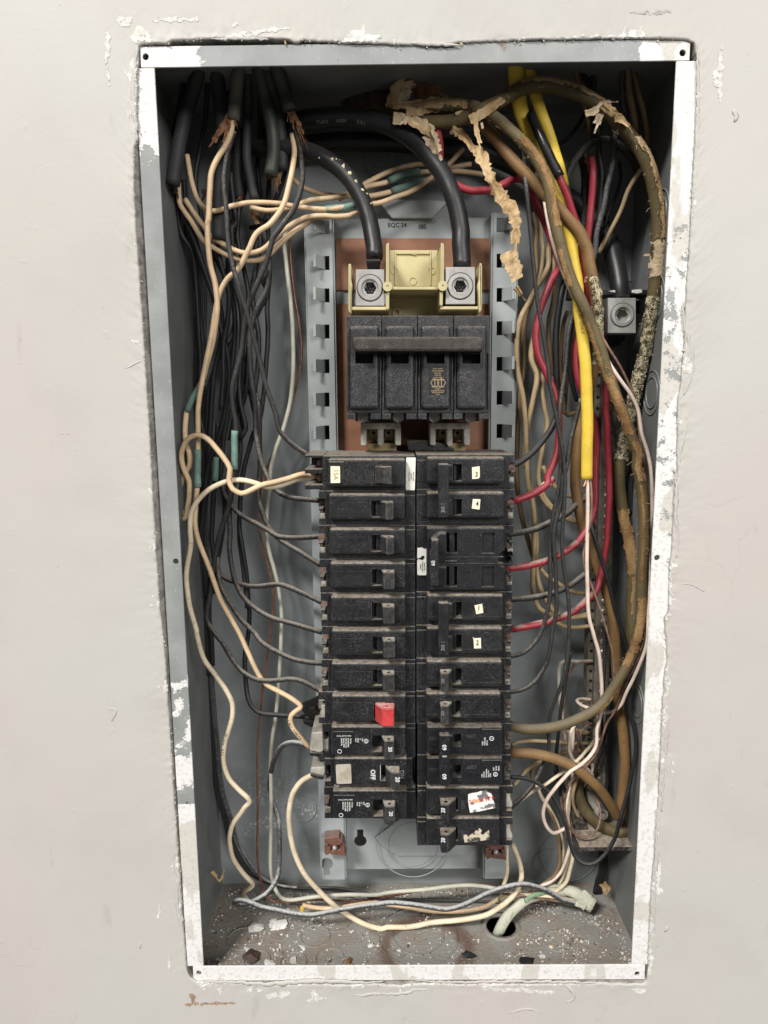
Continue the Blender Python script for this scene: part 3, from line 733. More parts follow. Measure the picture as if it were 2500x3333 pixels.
for q in ((-.32, .32, .2, .21, -.13, .80), (-.33, -.32, .0141, .21, -.13, .80), (.32, .33, .0141, .21, -.13, .80), (-.32, .32, .0141, .2, -.14, -.13), (-.32, .32, .0141, .2, .80, .81)): box3(bm, *q)
tag(from_bm('wall_cavity', bm, M_core), 'dark hollow inside the wall seen through the holes', kind='structure')

# ------------------------------------------------------------------ interior mounting pan
pan = empty('mounting_pan', 'pale grey steel mounting pan with bent tabs along both rails behind the breakers', 'mounting pan')
D_R, D_P = 72, 86      # rail face and sunken middle, mm from the wall face
def plate(bm, x0, x1, z0, z1, d0, d1, holes):
    xs = sorted({x0, x1, *[h[0] for h in holes], *[h[1] for h in holes]}); zs = sorted({z0, z1, *[h[2] for h in holes], *[h[3] for h in holes]})
    keep = lambda i, j: 0 <= i < len(xs)-1 and 0 <= j < len(zs)-1 and not any(h[0] < (xs[i]+xs[i+1])/2 < h[1] and h[2] < (zs[j]+zs[j+1])/2 < h[3] for h in holes)
    q = lambda *p: bm.faces.new([bm.verts.new(c) for c in p])
    for i in range(len(xs)-1):
        for j in range(len(zs)-1):
            if not keep(i, j): continue
            a, b, e, g = xs[i], xs[i+1], zs[j], zs[j+1]
            q((a, d0, e), (b, d0, e), (b, d0, g), (a, d0, g)); q((a, d1, e), (a, d1, g), (b, d1, g), (b, d1, e))
            if not keep(i-1, j): q((a, d0, e), (a, d0, g), (a, d1, g), (a, d1, e))
            if not keep(i+1, j): q((b, d0, e), (b, d1, e), (b, d1, g), (b, d0, g))
            if not keep(i, j-1): q((a, d0, e), (a, d1, e), (b, d1, e), (b, d0, e))
            if not keep(i, j+1): q((a, d0, g), (b, d0, g), (b, d1, g), (a, d1, g))
r = D_R/1000
LX0, LX1 = fat('P', 668, 800, r).x, fat('P', 723, 800, r).x
RX0, RX1 = fat('P', 1062, 800, r).x, fat('P', 1112, 800, r).x
PZ0, PZ1 = fat('J', 1300, 622, r).z, fat('P', 860, 462, r).z
tl = [490, 567, 637, 715, 790, 862, 933]; tr = [485, 562, 636, 708, 785, 858, 930]
lh, rh = [], []
for y in tl:
    a, b = fat('P', 700, y-14, r), fat('P', 712, y+16, r); lh.append((a.x, b.x, b.z, a.z))
for y in tr:
    a, b = fat('P', 1073, y-14, r), fat('P', 1086, y+16, r); rh.append((a.x, b.x, b.z, a.z))
def rail(x0, x1, holes, inner):
    bm = bmesh.new(); plate(bm, x0, x1, PZ0, PZ1, r, r+.0014, holes)
    bmesh.ops.remove_doubles(bm, verts=bm.verts, dist=1e-6)
    from_bm('rail', bm, M_pan, pan); bm = bmesh.new()
    xi = x1 if inner > 0 else x0; xo = x0 if inner > 0 else x1
    box3(bm, min(xi, xi+inner*.0014), max(xi, xi+inner*.0014), r+.0016, D_P/1000, PZ0, PZ1)
    box3(bm, min(xo, xo-inner*.0014), max(xo, xo-inner*.0014), r+.0016, DB, PZ0, PZ1)
    from_bm('rail_side', bm, M_pan, pan)
rail(LX0, LX1, lh, 1); rail(RX0, RX1, rh, -1)
bm = bmesh.new(); box3(bm, LX1+.0016, RX0-.0016, D_P/1000, D_P/1000+.0014, PZ0, PZ1); panp = from_bm('pan_plate', bm, M_pan, pan)
for side, ys, holes in ((1, tl, lh), (-1, tr, rh)):
    for y, h in zip(ys, holes):      # tab bent out of its slot
        w = .0068; xh = h[0] if side > 0 else h[1]; z0, z1 = h[2]+.0006, h[3]-.0002
        x = xh - side*w*.8
        bm = bmesh.new()
        A = [V((xh, r-.0002, z1)), V((x, r-.0085, z1-.0002)), V((x, r-.0085, z0)), V((xh, r-.0002, z0))]
        if side < 0: A = A[::-1]
        t = V((side*.0006, .0012, 0)); f4 = [bm.verts.new(p) for p in A]; b4 = [bm.verts.new(p+t) for p in A]
        bm.faces.new(f4); bm.faces.new(b4[::-1])
        for i in range(4): bm.faces.new((f4[i], b4[i], b4[(i+1) % 4], f4[(i+1) % 4]))
        # return lip along the free edge
        X0, X1 = (x-.0022, x) if side > 0 else (x, x+.0022)
        box3(bm, X0, X1, r-.0093, r-.0079, z0, z1, .0003, 1)
        from_bm('tab', bm, M_pan, pan)
# pressed trapezoids in the pan, above and below the breakers
def press(f, pts, d0, d1, m):
    bm = bmesh.new(); ppoly(bm, f, pts, d0, d1, .001); from_bm('pressing', bm, m, pan)
press('B', [(760,1290),(890,1448),(1205,1448),(1335,1310)], D_P-4, D_P-.5, M_pan)
press('R', [(1000,1650),(1330,1390),(1560,1390),(2400,1390),(2500,1700),(2300,1900),(1300,1900),(1080,1760)], D_P-3, D_P-.5, M_pan)
for f, x, y, R in (('K', 240, 250, 190), ('K', 243, 250, 135)):
    c = fat(f, x, y, (D_P-3)/1000); q = R/FR[f][2]*pxm(c); bm = bmesh.new(); ring(bm, c, q-.0006, q, (D_P-3.5)/1000, (D_P-2.9)/1000, 44); from_bm('knockout', bm, M_pan, pan, True)
def keyhole(f, x, y, R, up, par=None):
    c = fat(f, x, y, D_P/1000); s = R/FR[f][2]*pxm(c); b1 = bmesh.new(); cyl(b1, c, s, .06, .104, 20)
    b3 = bmesh.new(); q = .5*s; z1 = c.z + up*s*2.0; box3(b3, c.x-q, c.x+q, .06, .104, min(c.z, z1), max(c.z, z1))
    cut(panp, [b1, b3])
keyhole('B', 1528, 1390, 50, 1); keyhole('R', 800, 1690, 85, 1)
def hole_rail(f, x, y, R, up):
    rl = [o for o in pan.children if o.name.startswith('rail') and 'side' not in o.name]; o = rl[0] if x < 700 and f == 'R' else rl[1]
    c = fat(f, x, y, r); s = R/FR[f][2]*pxm(c); b1 = bmesh.new(); cyl(b1, c, s, .06, .09, 20)
    b3 = bmesh.new(); q = .5*s; z1 = c.z + up*s*2; box3(b3, c.x-q, c.x+q, .06, .09, min(c.z, z1), max(c.z, z1)); cut(o, [b1, b3])
hole_rail('R', 345, 1995, 85, -1)
print_at('stamped_number', 'EQC 24', 'B', 932, 1500, 30, D_P-.2, 0, M_ink, pan); print_at('stamped_number', '080', 'B', 1125, 1513, 34, D_P-.2, 0, M_ink, pan, xs=.8)
# brown insulation board, in two sheets
def sheet(f, x0, y0, x1, y1):
    bm = bmesh.new(); pbox(bm, f, x0, y0, x1, y1, D_P-2.2, D_P-.3, .0003); return from_bm('insulation_sheet', bm, M_bakelite, pan)
sheet('E', 222, 178, 1408, 580); sheet('E', 232, 685, 1395, 1830)

# brown clips at the foot of each rail
def clip(f, x, y, label):
    e = empty('busbar_clip', label, 'clip', 'brown plastic clips at the foot of the pan'); s = FR[f][2]/4.1475
    bm = bmesh.new()
    for q in ([(-140,-90),(55,-110),(70,-70),(100,-60),(125,0),(-110,20),(-100,-30),(-140,-40)], [(-140,-10),(-60,-20),(-55,110),(-120,145),(-145,100)], [(-60,90),(30,60),(120,80),(150,150),(-60,125)], [(70,-40),(125,-20),(135,90),(75,80)]):
        ppoly(bm, f, [(x+a*s, y+b*s) for a, b in q], 60, 71, .0006)
    pbox(bm, f, x-100*s, y-60*s, x+110*s, y+110*s, 66, 71.5, .0004)
    from_bm('clip_body', bm, M_clip, e)
    bm = bmesh.new(); c = fat(f, x-5*s, y+35*s, .06); bmesh.ops.create_uvsphere(bm, u_segments=14, v_segments=8, radius=.0022, matrix=Matrix.Translation(c)); from_bm('screw', bm, M_alu, e, True)
clip('R', 457, 1745, 'brown plastic clip with a round screw below the left breaker column'); clip('S', 1180, 1800, 'brown plastic clip half hidden under the lowest right breaker')
# ------------------------------------------------------------------ lug barrier and main lugs
bar = empty('lug_barrier', 'ivory plastic barrier between the two main lugs', 'barrier')
def part(name, mat, par, *boxes, label=None, bev=.0004):
    bm = bmesh.new()
    for b in boxes:
        if isinstance(b[1], list): ppoly(bm, b[0], b[1], b[2], b[3], b[4] if len(b) > 4 else bev)
        else: pbox(bm, *b[:7], b[7] if len(b) > 7 else bev)
    return from_bm(name, bm, mat, par, label=label)
part('back_wall', M_ivory, bar, ('X', 556, 160, 1024, 512, 62, 72), ('X', 556, 590, 1020, 800, 66, 74))
part('frame_lip', M_ivory, bar, ('X', 620, 165, 945, 198, 60.5, 63), ('X', 606, 165, 622, 500, 61, 63), ('X', 945, 165, 960, 500, 61, 63), ('X', [(765,198),(825,198),(810,206),(780,206)], 60.5, 63))
part('shelf', M_ivory, bar, ('X', 560, 512, 1040, 542, 24, 70), ('X', 556, 575, 1024, 590, 64, 72))
part('divider', M_ivory, bar, ('X', [(522,110),(530,92),(545,88),(556,95),(556,722),(548,738),(522,738)], 22, 70, .0012))
part('divider', M_ivory, bar, ('X', [(1050,95),(1062,87),(1078,92),(1086,110),(1086,500),(1075,540),(1072,700),(1050,700),(1042,690),(1042,500)], 22, 70, .0012))
part('side_wall', M_ivory, bar, ('X', [(158,300),(170,288),(189,292),(189,455),(199,480),(199,520),(192,545),(190,768),(176,772),(158,748)], 22, 70, .0012))
part('side_wall', M_ivory, bar, ('X', [(1425,283),(1440,283),(1453,300),(1449,742),(1420,770),(1412,560),(1405,540),(1405,490),(1418,460)], 22, 70, .0012))
part('lug_floor', M_ivory, bar, ('X', 190, 706, 545, 738, 24, 70)); part('lug_floor', M_ivory, bar, ('X', 1050, 702, 1418, 732, 24, 70))
for x, y in ((538, 510), (1070, 505)):
    bm = bmesh.new(); c = fat('X', x, y, .02); ring(bm, c, .0008, .0034, .0195, .03, 20); cyl(bm, c, .0034, .0202, .03, 20); from_bm('pivot_boss', bm, M_ivory, bar)
for x, y in ((605,358),(963,360),(783,458),(628,760),(930,760)):
    bm = bmesh.new(); c = fat('X', x, y, .0617); ring(bm, c, .0024, .0029, .0614, .064, 24); from_bm('moulding_ring', bm, M_ivory, bar)

def lug(f, x0, y0, x1, y1, cx, cy, R, label, d0=24, d1=52, mat=None, strands=True):
    e = empty('terminal_lug', label, 'lug', 'set screw lugs'); bm = bmesh.new(); pbox(bm, f, x0, y0, x1, y1, d0, d1, .0004)
    body = from_bm('lug_body', bm, M_alu, e)
    c = fat(f, cx, cy, d0/1000); s = R/FR[f][2]*pxm(c)
    q = bmesh.new(); cyl(q, c, s*1.06, 0, d0/1000+.006, 32); cut(body, [q])
    bm = bmesh.new(); n = 36
    pr = [(1.0, d0/1000+.005), (1.0, d0/1000-.0004), (.94, d0/1000-.001), (.70, d0/1000-.001), (.62, d0/1000-.0004), (.58, d0/1000+.0005)]
    vs = [[bm.verts.new((c.x+s*k*math.cos(2*math.pi*i/n), d, c.z+s*k*math.sin(2*math.pi*i/n))) for k, d in pr] for i in range(n)]
    for i in range(n):
        for k in range(len(pr)-1): bm.faces.new((vs[i][k], vs[i][k+1], vs[(i+1) % n][k+1], vs[(i+1) % n][k]))
    hexv = []
    for i in range(n):   # hexagon socket walls and bottom
        a = 2*math.pi*i/n; m = (a % (math.pi/3))-math.pi/6; rr = .50*.92/math.cos(m)
        hexv.append([bm.verts.new((c.x+s*rr*math.cos(a), d0/1000+.0006, c.z+s*rr*math.sin(a))), bm.verts.new((c.x+s*rr*math.cos(a), d0/1000+.0055, c.z+s*rr*math.sin(a)))])
    for i in range(n):
        j = (i+1) % n; bm.faces.new((vs[i][-1], hexv[i][0], hexv[j][0], vs[j][-1])); bm.faces.new((hexv[i][0], hexv[i][1], hexv[j][1], hexv[j][0]))
    bm.faces.new([h[1] for h in hexv])
    sc = from_bm('set_screw', bm, M_alu, e)
    if strands:
        bm = bmesh.new()
        for i in range(7):
            a = i*math.pi/3; rr = 0 if i == 6 else .27*s
            bmesh.ops.create_uvsphere(bm, u_segments=8, v_segments=6, radius=.15*s, matrix=Matrix.Translation((c.x+rr*math.cos(a), d0/1000+.0052, c.z+rr*math.sin(a))))
        from_bm('socket_dirt', bm, M_sheath, sc, True)
    return e
lug('X', 232, 346, 505, 698, 368, 525, 122, 'aluminium lug on the left gripping the frayed black service cable')
lug('X', 1098, 322, 1382, 682, 1238, 508, 122, 'aluminium lug on the right under the straight black service cable')
lug('F', 896, 402, 1114, 674, 1010, 535, 88, 'aluminium neutral lug on the black bracket near the right wall', 55, 78, strands=False)

# ------------------------------------------------------------------ breakers
def breaker(label, cat='circuit breaker', group='branch circuit breakers'):
    return empty('circuit_breaker', label, cat, group)
def body_bm(bm, f, x0, x1, y0, y1, side, d0=8, d1=64):
    """shoulder block with an open wire pocket at its outer end; side -1 left column, +1 right column"""
    s = FR[f][2]/4.1475; pk = 88*s; h = y1-y0
    if side < 0:
        pbox(bm, f, x0+pk, y0, x1, y1, d0, d1, .0005); pbox(bm, f, x0, y0, x0+pk+2, y0+.25*h, d0+.4, d1, .0005); pbox(bm, f, x0+8*s, y1-.2*h, x0+pk+2, y1, d0+.4, d1, .0005)
        pbox(bm, f, x0+20*s, y0+.2*h, x0+pk, y1-.15*h, 38, d1-1, .0004); pbox(bm, f, x0+5*s, y0+.52*h, x0+60*s, y0+.58*h, d0+5, d1-2, .0003)
    else:
        pbox(bm, f, x0, y0, x1-pk, y1, d0, d1, .0005); pbox(bm, f, x1-pk-2, y0, x1, y0+.25*h, d0+.4, d1, .0005); pbox(bm, f, x1-pk-2, y1-.2*h, x1-8*s, y1, d0+.4, d1, .0005)
        pbox(bm, f, x1-pk, y0+.2*h, x1-20*s, y1-.15*h, 38, d1-1, .0004); pbox(bm, f, x1-60*s, y0+.5*h, x1-5*s, y0+.56*h, d0+5, d1-2, .0003)
def make_body(par, f, x0, x1, y0, y1, side, mat=None, lines=True):
    bm = bmesh.new(); body_bm(bm, f, x0, x1, y0+2, y1-2, side)
    b = from_bm('case', bm, mat or M_black, par)
    h = y1-y0; s = FR[f][2]/4.1475
    bm = bmesh.new()       # clamp tongue and screw in the pocket
    if side < 0: pbox(bm, f, x0+22*s, y0+.66*h, x0+88*s, y0+.78*h, 14, 40, .0004)
    else: pbox(bm, f, x1-84*s, y0+.66*h, x1-18*s, y0+.78*h, 14, 40, .0004)
    from_bm('clamp', bm, M_aludull, par)
    c = fat(f, x0+52*s, y0+.42*h, .026) if side < 0 else fat(f, x1-50*s, y0+.42*h, .026)
    bm = bmesh.new(); cyl(bm, c, .0032, .026, .04, 16); pb = bmesh.new(); box3(pb, c.x-.004, c.x+.004, .02, .0272, c.z-.0005, c.z+.0005)
    sc = from_bm('terminal_screw', bm, M_brownscrew, par); cut(sc, [pb])
    if lines:   # moulded steps across the shoulder
        bm = bmesh.new()
        if side < 0: pbox(bm, f, x1-130*s, y0+.14*h, x1-4*s, y0+.78*h, 7.4, 9, .0003)
        else: pbox(bm, f, x0+4*s, y0+.16*h, x0+140*s, y0+.78*h, 7.4, 9, .0003)
        from_bm('shoulder_plate', bm, mat or M_black, par)
    return b
def face(par, f, x0, y0, x1, y1, slots, d0=-1, mat=None, bev=.0019):
    bm = bmesh.new(); pbox(bm, f, x0, y0, x1, y1, d0, 9.5, bev, 3)
    o = from_bm('face_plate', bm, mat or M_black, par)
    cut(o, [pbm(f, a, b, c, d, d0-1, 9.8) for a, b, c, d in slots]); return o
def line(par, f, y, x0, x1, mat, d0=-1.15):     # hairline moulding joint across a face
    bm = bmesh.new(); pbox(bm, f, x0, y-2, x1, y+2, d0, 1, 0); from_bm('moulding_line', bm, mat, par)
def handle(par, f, xa, xb, xc, y0, y1, mat, d0=-1, out=8.5, hole=True, name='toggle'):
    """wedge shaped toggle: xa start of the sloping flank, xb..xc the flat front (frame px at the face)"""
    dd = d0/1000; A, B = fat(f, xa, y0, dd), fat(f, xb, y0, dd); Cc = fat(f, xc, y0, dd); zb = fat(f, xa, y1, dd).z; zt_ = A.z
    o = out/1000; b2 = bmesh.new()
    prof = [(A.x, dd+.006), (A.x, dd-.0008), (B.x, dd-o), (Cc.x, dd-o), (Cc.x + (Cc.x-B.x)*.08, dd+.006)]
    t = [b2.verts.new((x, y, zt_)) for x, y in prof]; u = [b2.verts.new((x, y, zb)) for x, y in prof]
    b2.faces.new(t); b2.faces.new(u[::-1])
    for i in range(5): b2.faces.new((t[i], u[i], u[(i+1) % 5], t[(i+1) % 5]))
    bmesh.ops.recalc_face_normals(b2, faces=b2.faces[:]); bmesh.ops.bevel(b2, geom=b2.edges[:], offset=.0005, segments=2, affect='EDGES')
    h = from_bm(name, b2, mat, par)
    if hole:
        c = bmesh.new(); cx = (B.x+Cc.x)/2*.6 + (A.x+Cc.x)/2*.4
        bmesh.ops.create_cone(c, cap_ends=True, segments=14, radius1=.0014, radius2=.0014, depth=.008, matrix=Matrix.Translation((cx, dd-o*.55, zt_)))
        cut(h, [c])
    return h
def sticker(par, f, pts, mat, d=-1.35, name='sticker'):
    bm = bmesh.new(); ppoly(bm, f, pts, d, d+.5, 0); return from_bm(name, bm, mat, par)

GL = 'black single pole breakers in the left column'
# left column, plain breakers: frame, seam y, next seam y, left x, face y0 y1, slot y0 y1, face x0 x1
ROWS = [('M', 690, 1155, 236, 740, 1086, 828, 1056, 372, 1412, (945, 1068), (1068, 1150, 1242)),
        ('M', 1155, 1613, 238, 1207, 1552, 1292, 1518, 380, 1412, (950, 1072), (1072, 1155, 1250)),
        ('M', 1613, 2070, 252, 1665, 2010, 1756, 1980, 388, 1418, (955, 1085), (1085, 1115, 1256)),
        ('O', 120, 573, 265, 172, 515, 262, 490, 396, 1418, (955, 1088), (1088, 1112, 1256)),
        ('O', 573, 1020, 282, 626, 970, 716, 942, 408, 1420, (962, 1095), (1095, 1116, 1264)),
        ('O', 1020, 1455, 276, 1070, 1414, 1162, 1388, 406, 1418, (962, 1090), (1090, 1114, 1256))]
LB = ['black breaker second from the top of the left column, toggle dusty on its left flank', 'black breaker third from the top of the left column, beside the torn white label',
      'black breaker fourth from the top of the left column, square dusty toggle', 'black breaker fifth from the top of the left column, beside the sticker numbered 1',
      'black breaker sixth from the top of the left column, beside the sticker numbered 2', 'black breaker with pale dusty toggle directly above the red toggle breaker']
for (f, y0, y1, x0, fy0, fy1, sy0, sy1, fx0, fx1, sl, hd), lb in zip(ROWS, LB):
    e = breaker(lb, group=GL); make_body(e, f, x0, 1544, y0, y1, -1)
    face(e, f, fx0, fy0, fx1, fy1, [(sl[0], sy0, sl[1]+60, sy1)]); line(e, f, sy0+28, fx0+25, sl[0]-6, M_blackclean); line(e, f, sy0+28, hd[2]+20, fx1-20, M_blackclean)
    part('slot_guide', M_blackclean, e, (f, sl[0]+62, sy0+2, sl[1]+20, sy1-2, 2.5, 7.3))
    handle(e, f, hd[0], hd[1], hd[2], sy0+4, sy1+4, M_handle)
# tripped breaker with the red toggle
e = breaker('black breaker with the only red toggle, eighth in the left column', group=GL)
make_body(e, 'O', 232, 1544, 1455, 1888, -1); face(e, 'O', 410, 1506, 1420, 1866, [(985, 1605, 1140, 1838)])
part('wire_clamp', M_aludull, e, ('O', 272, 1640, 362, 1815, 9, 30), ('O', 240, 1568, 360, 1580, 9, 30))
line(e, 'O', 1606, 430, 970, M_blackclean); h = handle(e, 'O', 1000, 1095, 1252, 1612, 1850, M_red, out=9.5)
print_at('moulded_text', 'ON', 'O', 1040, 1730, 30, -4.6, -90, M_redink, h); print_at('moulded_text', 'OFF/O', 'O', 885, 1715, 30, -1.1, -90, M_dimprint, e)
# top left twin breaker with the white edge label
e = breaker('tandem black breaker topmost in the left column with a white edge label', group=GL)
bm = bmesh.new(); pbox(bm, 'M', 290, 222, 1544, 686, 8, 64, .0005)
for a, b in (((48, 148), (300, 236)), ((50, 400), (290, 450)), ((50, 612), (300, 664))): pbox(bm, 'M', a[0], a[1]+62 if a[1] < 200 else a[1], b[0], b[1]+12, 10, 58, .0005)
pbox(bm, 'M', 140, 250, 300, 660, 40, 62, .0004); from_bm('case', bm, M_black, e)
for y in (320, 520):
    bm = bmesh.new(); c = fat('M', 268, y, .02); cyl(bm, c, .0028, .02, .036, 14); from_bm('terminal_screw', bm, M_brownscrew, e)
face(e, 'M', 358, 262, 1412, 640, [(985, 358, 1105, 585)]); part('sticker_recess', M_black, e, ('M', 372, 300, 580, 610, -1.6, 2, .0006))
handle(e, 'M', 992, 1120, 1218, 362, 590, M_handle, out=7, hole=False)
for y in (300, 350, 480, 560): line(e, 'M', y, 600, 965, M_blackclean)
st = sticker(e, 'M', [(398,362),(525,364),(528,588),(400,590)], M_sticker, -1.95); print_at('faded_print', '15A', 'M', 466, 475, 60, -2.1, -90, M_goldprint, st)
st = sticker(e, 'M', [(1428,245),(1540,245),(1548,255),(1535,680),(1525,688),(1425,684),(1415,672),(1420,255)], M_white_label, 6.9, 'edge_label')
for i, t in enumerate(['THW 90 MAX', '120/240V', '1 POLE HACR']): print_at('label_print', t, 'M', 1515-i*28, 500, 15, 6.75, -90, M_ink, st)
# ninth and eleventh: printed breakers marked 20
def printed(f, y0, y1, x0, fx0, fx1, fy0, fy1, sx, sy, hx, ub, lb, dx=0):
    e = breaker(lb, group=GL); make_body(e, f, x0, 1545, y0, y1, -1, M_blackclean)
    face(e, f, fx0, fy0, fx1, fy1, [(sx, sy, sx+150, sy+230)], mat=M_black, bev=.0008)
    part('raised_panel', M_blackclean, e, (f, fx0+15, fy0+62, fx0+300, fy1-4, -1.7, 2), (f, fx0+540, fy0+55, sx-4, fy1-8, -1.5, 2))
    h = handle(e, f, hx[0], hx[1], hx[2], sy, sy+250, M_handle)
    print_at('rating_print', '20', f, (hx[1]+hx[2])/2+12, sy+185, 52, -9.75, -90, M_print, h, xs=.9)
    print_at('wire_print', 'CU-AL 60/75C WIRE', f, fx0+170, fy0+122, 17, -1.9, 0, M_print, e, xs=.9)
    for i, t in enumerate(['1 Pole Type', 'Interrupting Rating', 'HACR Type Circuit', 'Max Amps 120/240', 'AMPS 60 AWG']):
        print_at('rating_text', t, f, fx0+262-i*31, fy0+150, 19, -1.9, -90, M_print, e, 'LEFT', xs=.62)
    for i, t in enumerate(['LISTED', 'C.B.', 'ISSUE NO', 'AD-5413']): print_at('listing_text', t, f, fx0+420-i*30, fy0+152, 17, -1.2, -90, M_print, e, 'LEFT', xs=.6)
    for cx, cy, d in ((fx0+470, fy0+192, -1.15), (fx0+112, fy0+330, -1.85)):
        bm = bmesh.new(); c = fat(f, cx, cy, d/1000); ring(bm, c, .0013, .00165, d/1000-.0001, d/1000+.001, 20); from_bm('listing_mark', bm, M_print, e)
    print_at('listing_mark', 'UL', f, fx0+470, fy0+192, 20, -1.2, -90, M_print, e)
    return e
e = printed('R', 100, 565, 285, 408, 1412, 150, 530, 958, 268, (1090, 1130, 1250), 0, 'black printed breaker marked 20 directly below the red toggle breaker')
part('terminal_hood', M_aludull, e, ('R', [(140,225),(290,215),(300,480),(250,500),(110,470)], 6, 40, .001), ('R', 300, 320, 372, 455, 10, 40)); part('hood_base', M_black, e, ('R', [(110,490),(300,500),(312,620),(270,640),(230,560),(120,545)], 8, 40, .001))
printed('R', 960, 1388, 310, 428, 1428, 1012, 1384, 972, 1138, (1104, 1135, 1264), 0, 'black printed breaker marked 20 at the foot of the left column')
# tenth: OFF / ON breaker with the silver label
e = breaker('black breaker lettered OFF with a silver label, second from the foot of the left column', group=GL)
make_body(e, 'R', 312, 1504, 572, 958, -1, lines=False); face(e, 'R', 450, 572, 1430, 940, [(1068, 672, 1160, 888)], bev=.0012)
st = sticker(e, 'R', [(480,660),(660,654),(674,668),(682,905),(668,914),(492,920),(478,905),(468,675)], M_silver, -1.5, 'silver_label')
for i in range(6): print_at('label_print', ('LISTED CIRCUIT', 'HACR TYPE 120/240V', 'CU-AL 60/75C', '1 POLE', '20 AMP', 'UL')[i], 'R', 652-i*28, 790, 14, -1.65, -90, M_goldprint, st)
print_at('position_text', 'OFF', 'R', 968, 795, 62, -1.15, -90, M_print, e, xs=.95); print_at('position_text', 'ON', 'R', 1360, 790, 56, -1.15, -90, M_greyprint, e, xs=.95)
part('status_line', M_print, e, ('R', 1069, 674, 1074, 868, -1.1, 0, 0))
h = handle(e, 'R', 1140, 1215, 1325, 678, 905, M_handle, out=9.5, hole=False); print_at('rating_print', '20', 'R', 1300, 860, 58, -10.7, -90, M_print, h, xs=.9)
part('terminal_hood', M_aludull, e, ('R', [(135,695),(318,690),(322,790),(300,812),(118,770)], 8, 40, .001)); part('hood_base', M_black, e, ('R', [(122,775),(318,812),(312,860),(270,870),(125,825)], 9, 40, .001))

# right column
GR = 'black breakers in the right column'
def pole(e, f, y0, y1, fx0, fx1, fy0, fy1, slot, x1=1410, mat=None):
    make_body(e, f, 106, x1, y0, y1, 1, mat); face(e, f, fx0, fy0, fx1, fy1, [slot], mat=mat)
    line(e, f, fy1-60, fx0+20, slot[0]-60, M_blackclean); line(e, f, fy1-60, slot[2]+10, fx1-20, M_blackclean)
    part('slot_guide', M_blackclean, e, (f, slot[0]+4, slot[1]+2, slot[0]+40, slot[3]-2, 2, 7.3))
def tie(e, f, y0, y1, x0=402, x1=546, out=13, mat=None):
    bm = bmesh.new(); pbox(bm, f, x0, y0, x1, y1, -out, -out+6, .0011, 3)
    return from_bm('tie_bar', bm, mat or M_black, e)
def numbered(e, f, x, y, t, pts):
    st = sticker(e, f, pts, M_sticker, -1.5, 'number_sticker'); print_at('numeral', t, f, x, y, 68, -1.65, -3, M_ink, st, xs=.72)
e = breaker('two pole black breaker with stickers numbered 3 and 4, topmost in the right column', group=GR)
pole(e, 'N', 205, 668, 246, 1304, 240, 602, (600, 335, 722, 568), 1440); pole(e, 'N', 670, 1152, 244, 1300, 712, 1068, (604, 806, 722, 1030), 1425)
for y in (340, 812): handle(e, 'N', 590, 470, 420, y, y+200, M_handle, out=8, hole=False)
t = tie(e, 'N', 330, 1062); part('rating_recess', M_blackclean, t, ('N', 430, 872, 502, 1030, -13.4, -12.6)); print_at('moulded_text', '30', 'N', 468, 950, 50, -13.5, 90, M_greyprint, t, xs=1.3)
numbered(e, 'N', 918, 478, '3', [(856,378),(960,364),(962,505),(945,530),(860,536)]); numbered(e, 'N', 928, 872, '4', [(868,806),(970,810),(958,948),(854,934)])
# wide two pole 60
e = breaker('wide two pole black breaker marked 60 with a torn white label', group=GR)
bm = bmesh.new(); body_bm(bm, 'N', 108, 1416, 1158, 1600, 1); body_bm(bm, 'N', 108, 1404, 1604, 2048, 1); case = from_bm('case', bm, M_blackclean, e)
bm = bmesh.new(); pbox(bm, 'N', 246, 1192, 1300, 2042, -1, 9.5, .0012); fp = from_bm('face_plate', bm, M_blackclean, e)
cut(fp, [pbm('N', 480, 1262, 660, 1540, -2, 9.8), pbm('N', 460, 1716, 660, 1995, -2, 9.8), pbm('N', 990, 1262, 1165, 1545, -2, 1.4), pbm('N', 985, 1716, 1160, 2000, -2, 1.4)])
b2 = bmesh.new(); cyl(b2, fat('N', 1312, 1612, 0), .0064, -.03, .02, 22); cut(fp, [b2]); b2 = bmesh.new(); cyl(b2, fat('N', 1312, 1612, 0), .0064, -.03, .02, 22); cut(case, [b2], True)
part('moulded_rib', M_blackclean, e, ('N', 455, 1586, 1285, 1592, -1.5, 1), ('N', 455, 1672, 1285, 1678, -1.5, 1), ('N', 480, 1640, 656, 1660, -2.5, 1))
part('slot_guide', M_blackclean, e, ('N', 548, 1264, 622, 1538, 1, 7.3), ('N', 545, 1718, 618, 1992, 1, 7.3)); part('clamp', M_aludull, e, ('N', 1335, 1480, 1412, 1522, 12, 40), ('N', 1325, 1930, 1398, 1972, 12, 40))
part('toggle_arm', M_blackclean, e, ('N', [(305,1352),(415,1268),(515,1264),(515,1540),(400,1545),(305,1530)], -9, 4, .001), ('N', [(300,1720),(515,1722),(515,1990),(300,1985)], -6, 4, .001))
t = part('toggle_bar', M_black, e, ('N', [(306,1356),(410,1352),(408,1985),(296,1985),(296,1520),(306,1500)], -16, -7, .0011)); print_at('rating_print', '60', 'N', 334, 1672, 50, -16.15, 90, M_print, t)
st = sticker(e, 'N', [(120,1466),(190,1460),(205,1478),(238,1480),(240,1826),(228,1836),(130,1834),(118,1820),(116,1640),(132,1612),(116,1590)], M_white_label, 6.9, 'torn_label')
sticker(st, 'N', [(165,1592),(185,1570),(210,1576),(215,1600),(190,1630),(160,1622),(132,1618),(132,1610)], M_dark, 6.75, 'tear')
for i, q in enumerate(['HACR TYPE', '2 POLE 60 AMPS', '120/240 V']): print_at('label_print', q, 'N', 215-i*27, 1720, 13, 6.75, -90, M_ink, st)
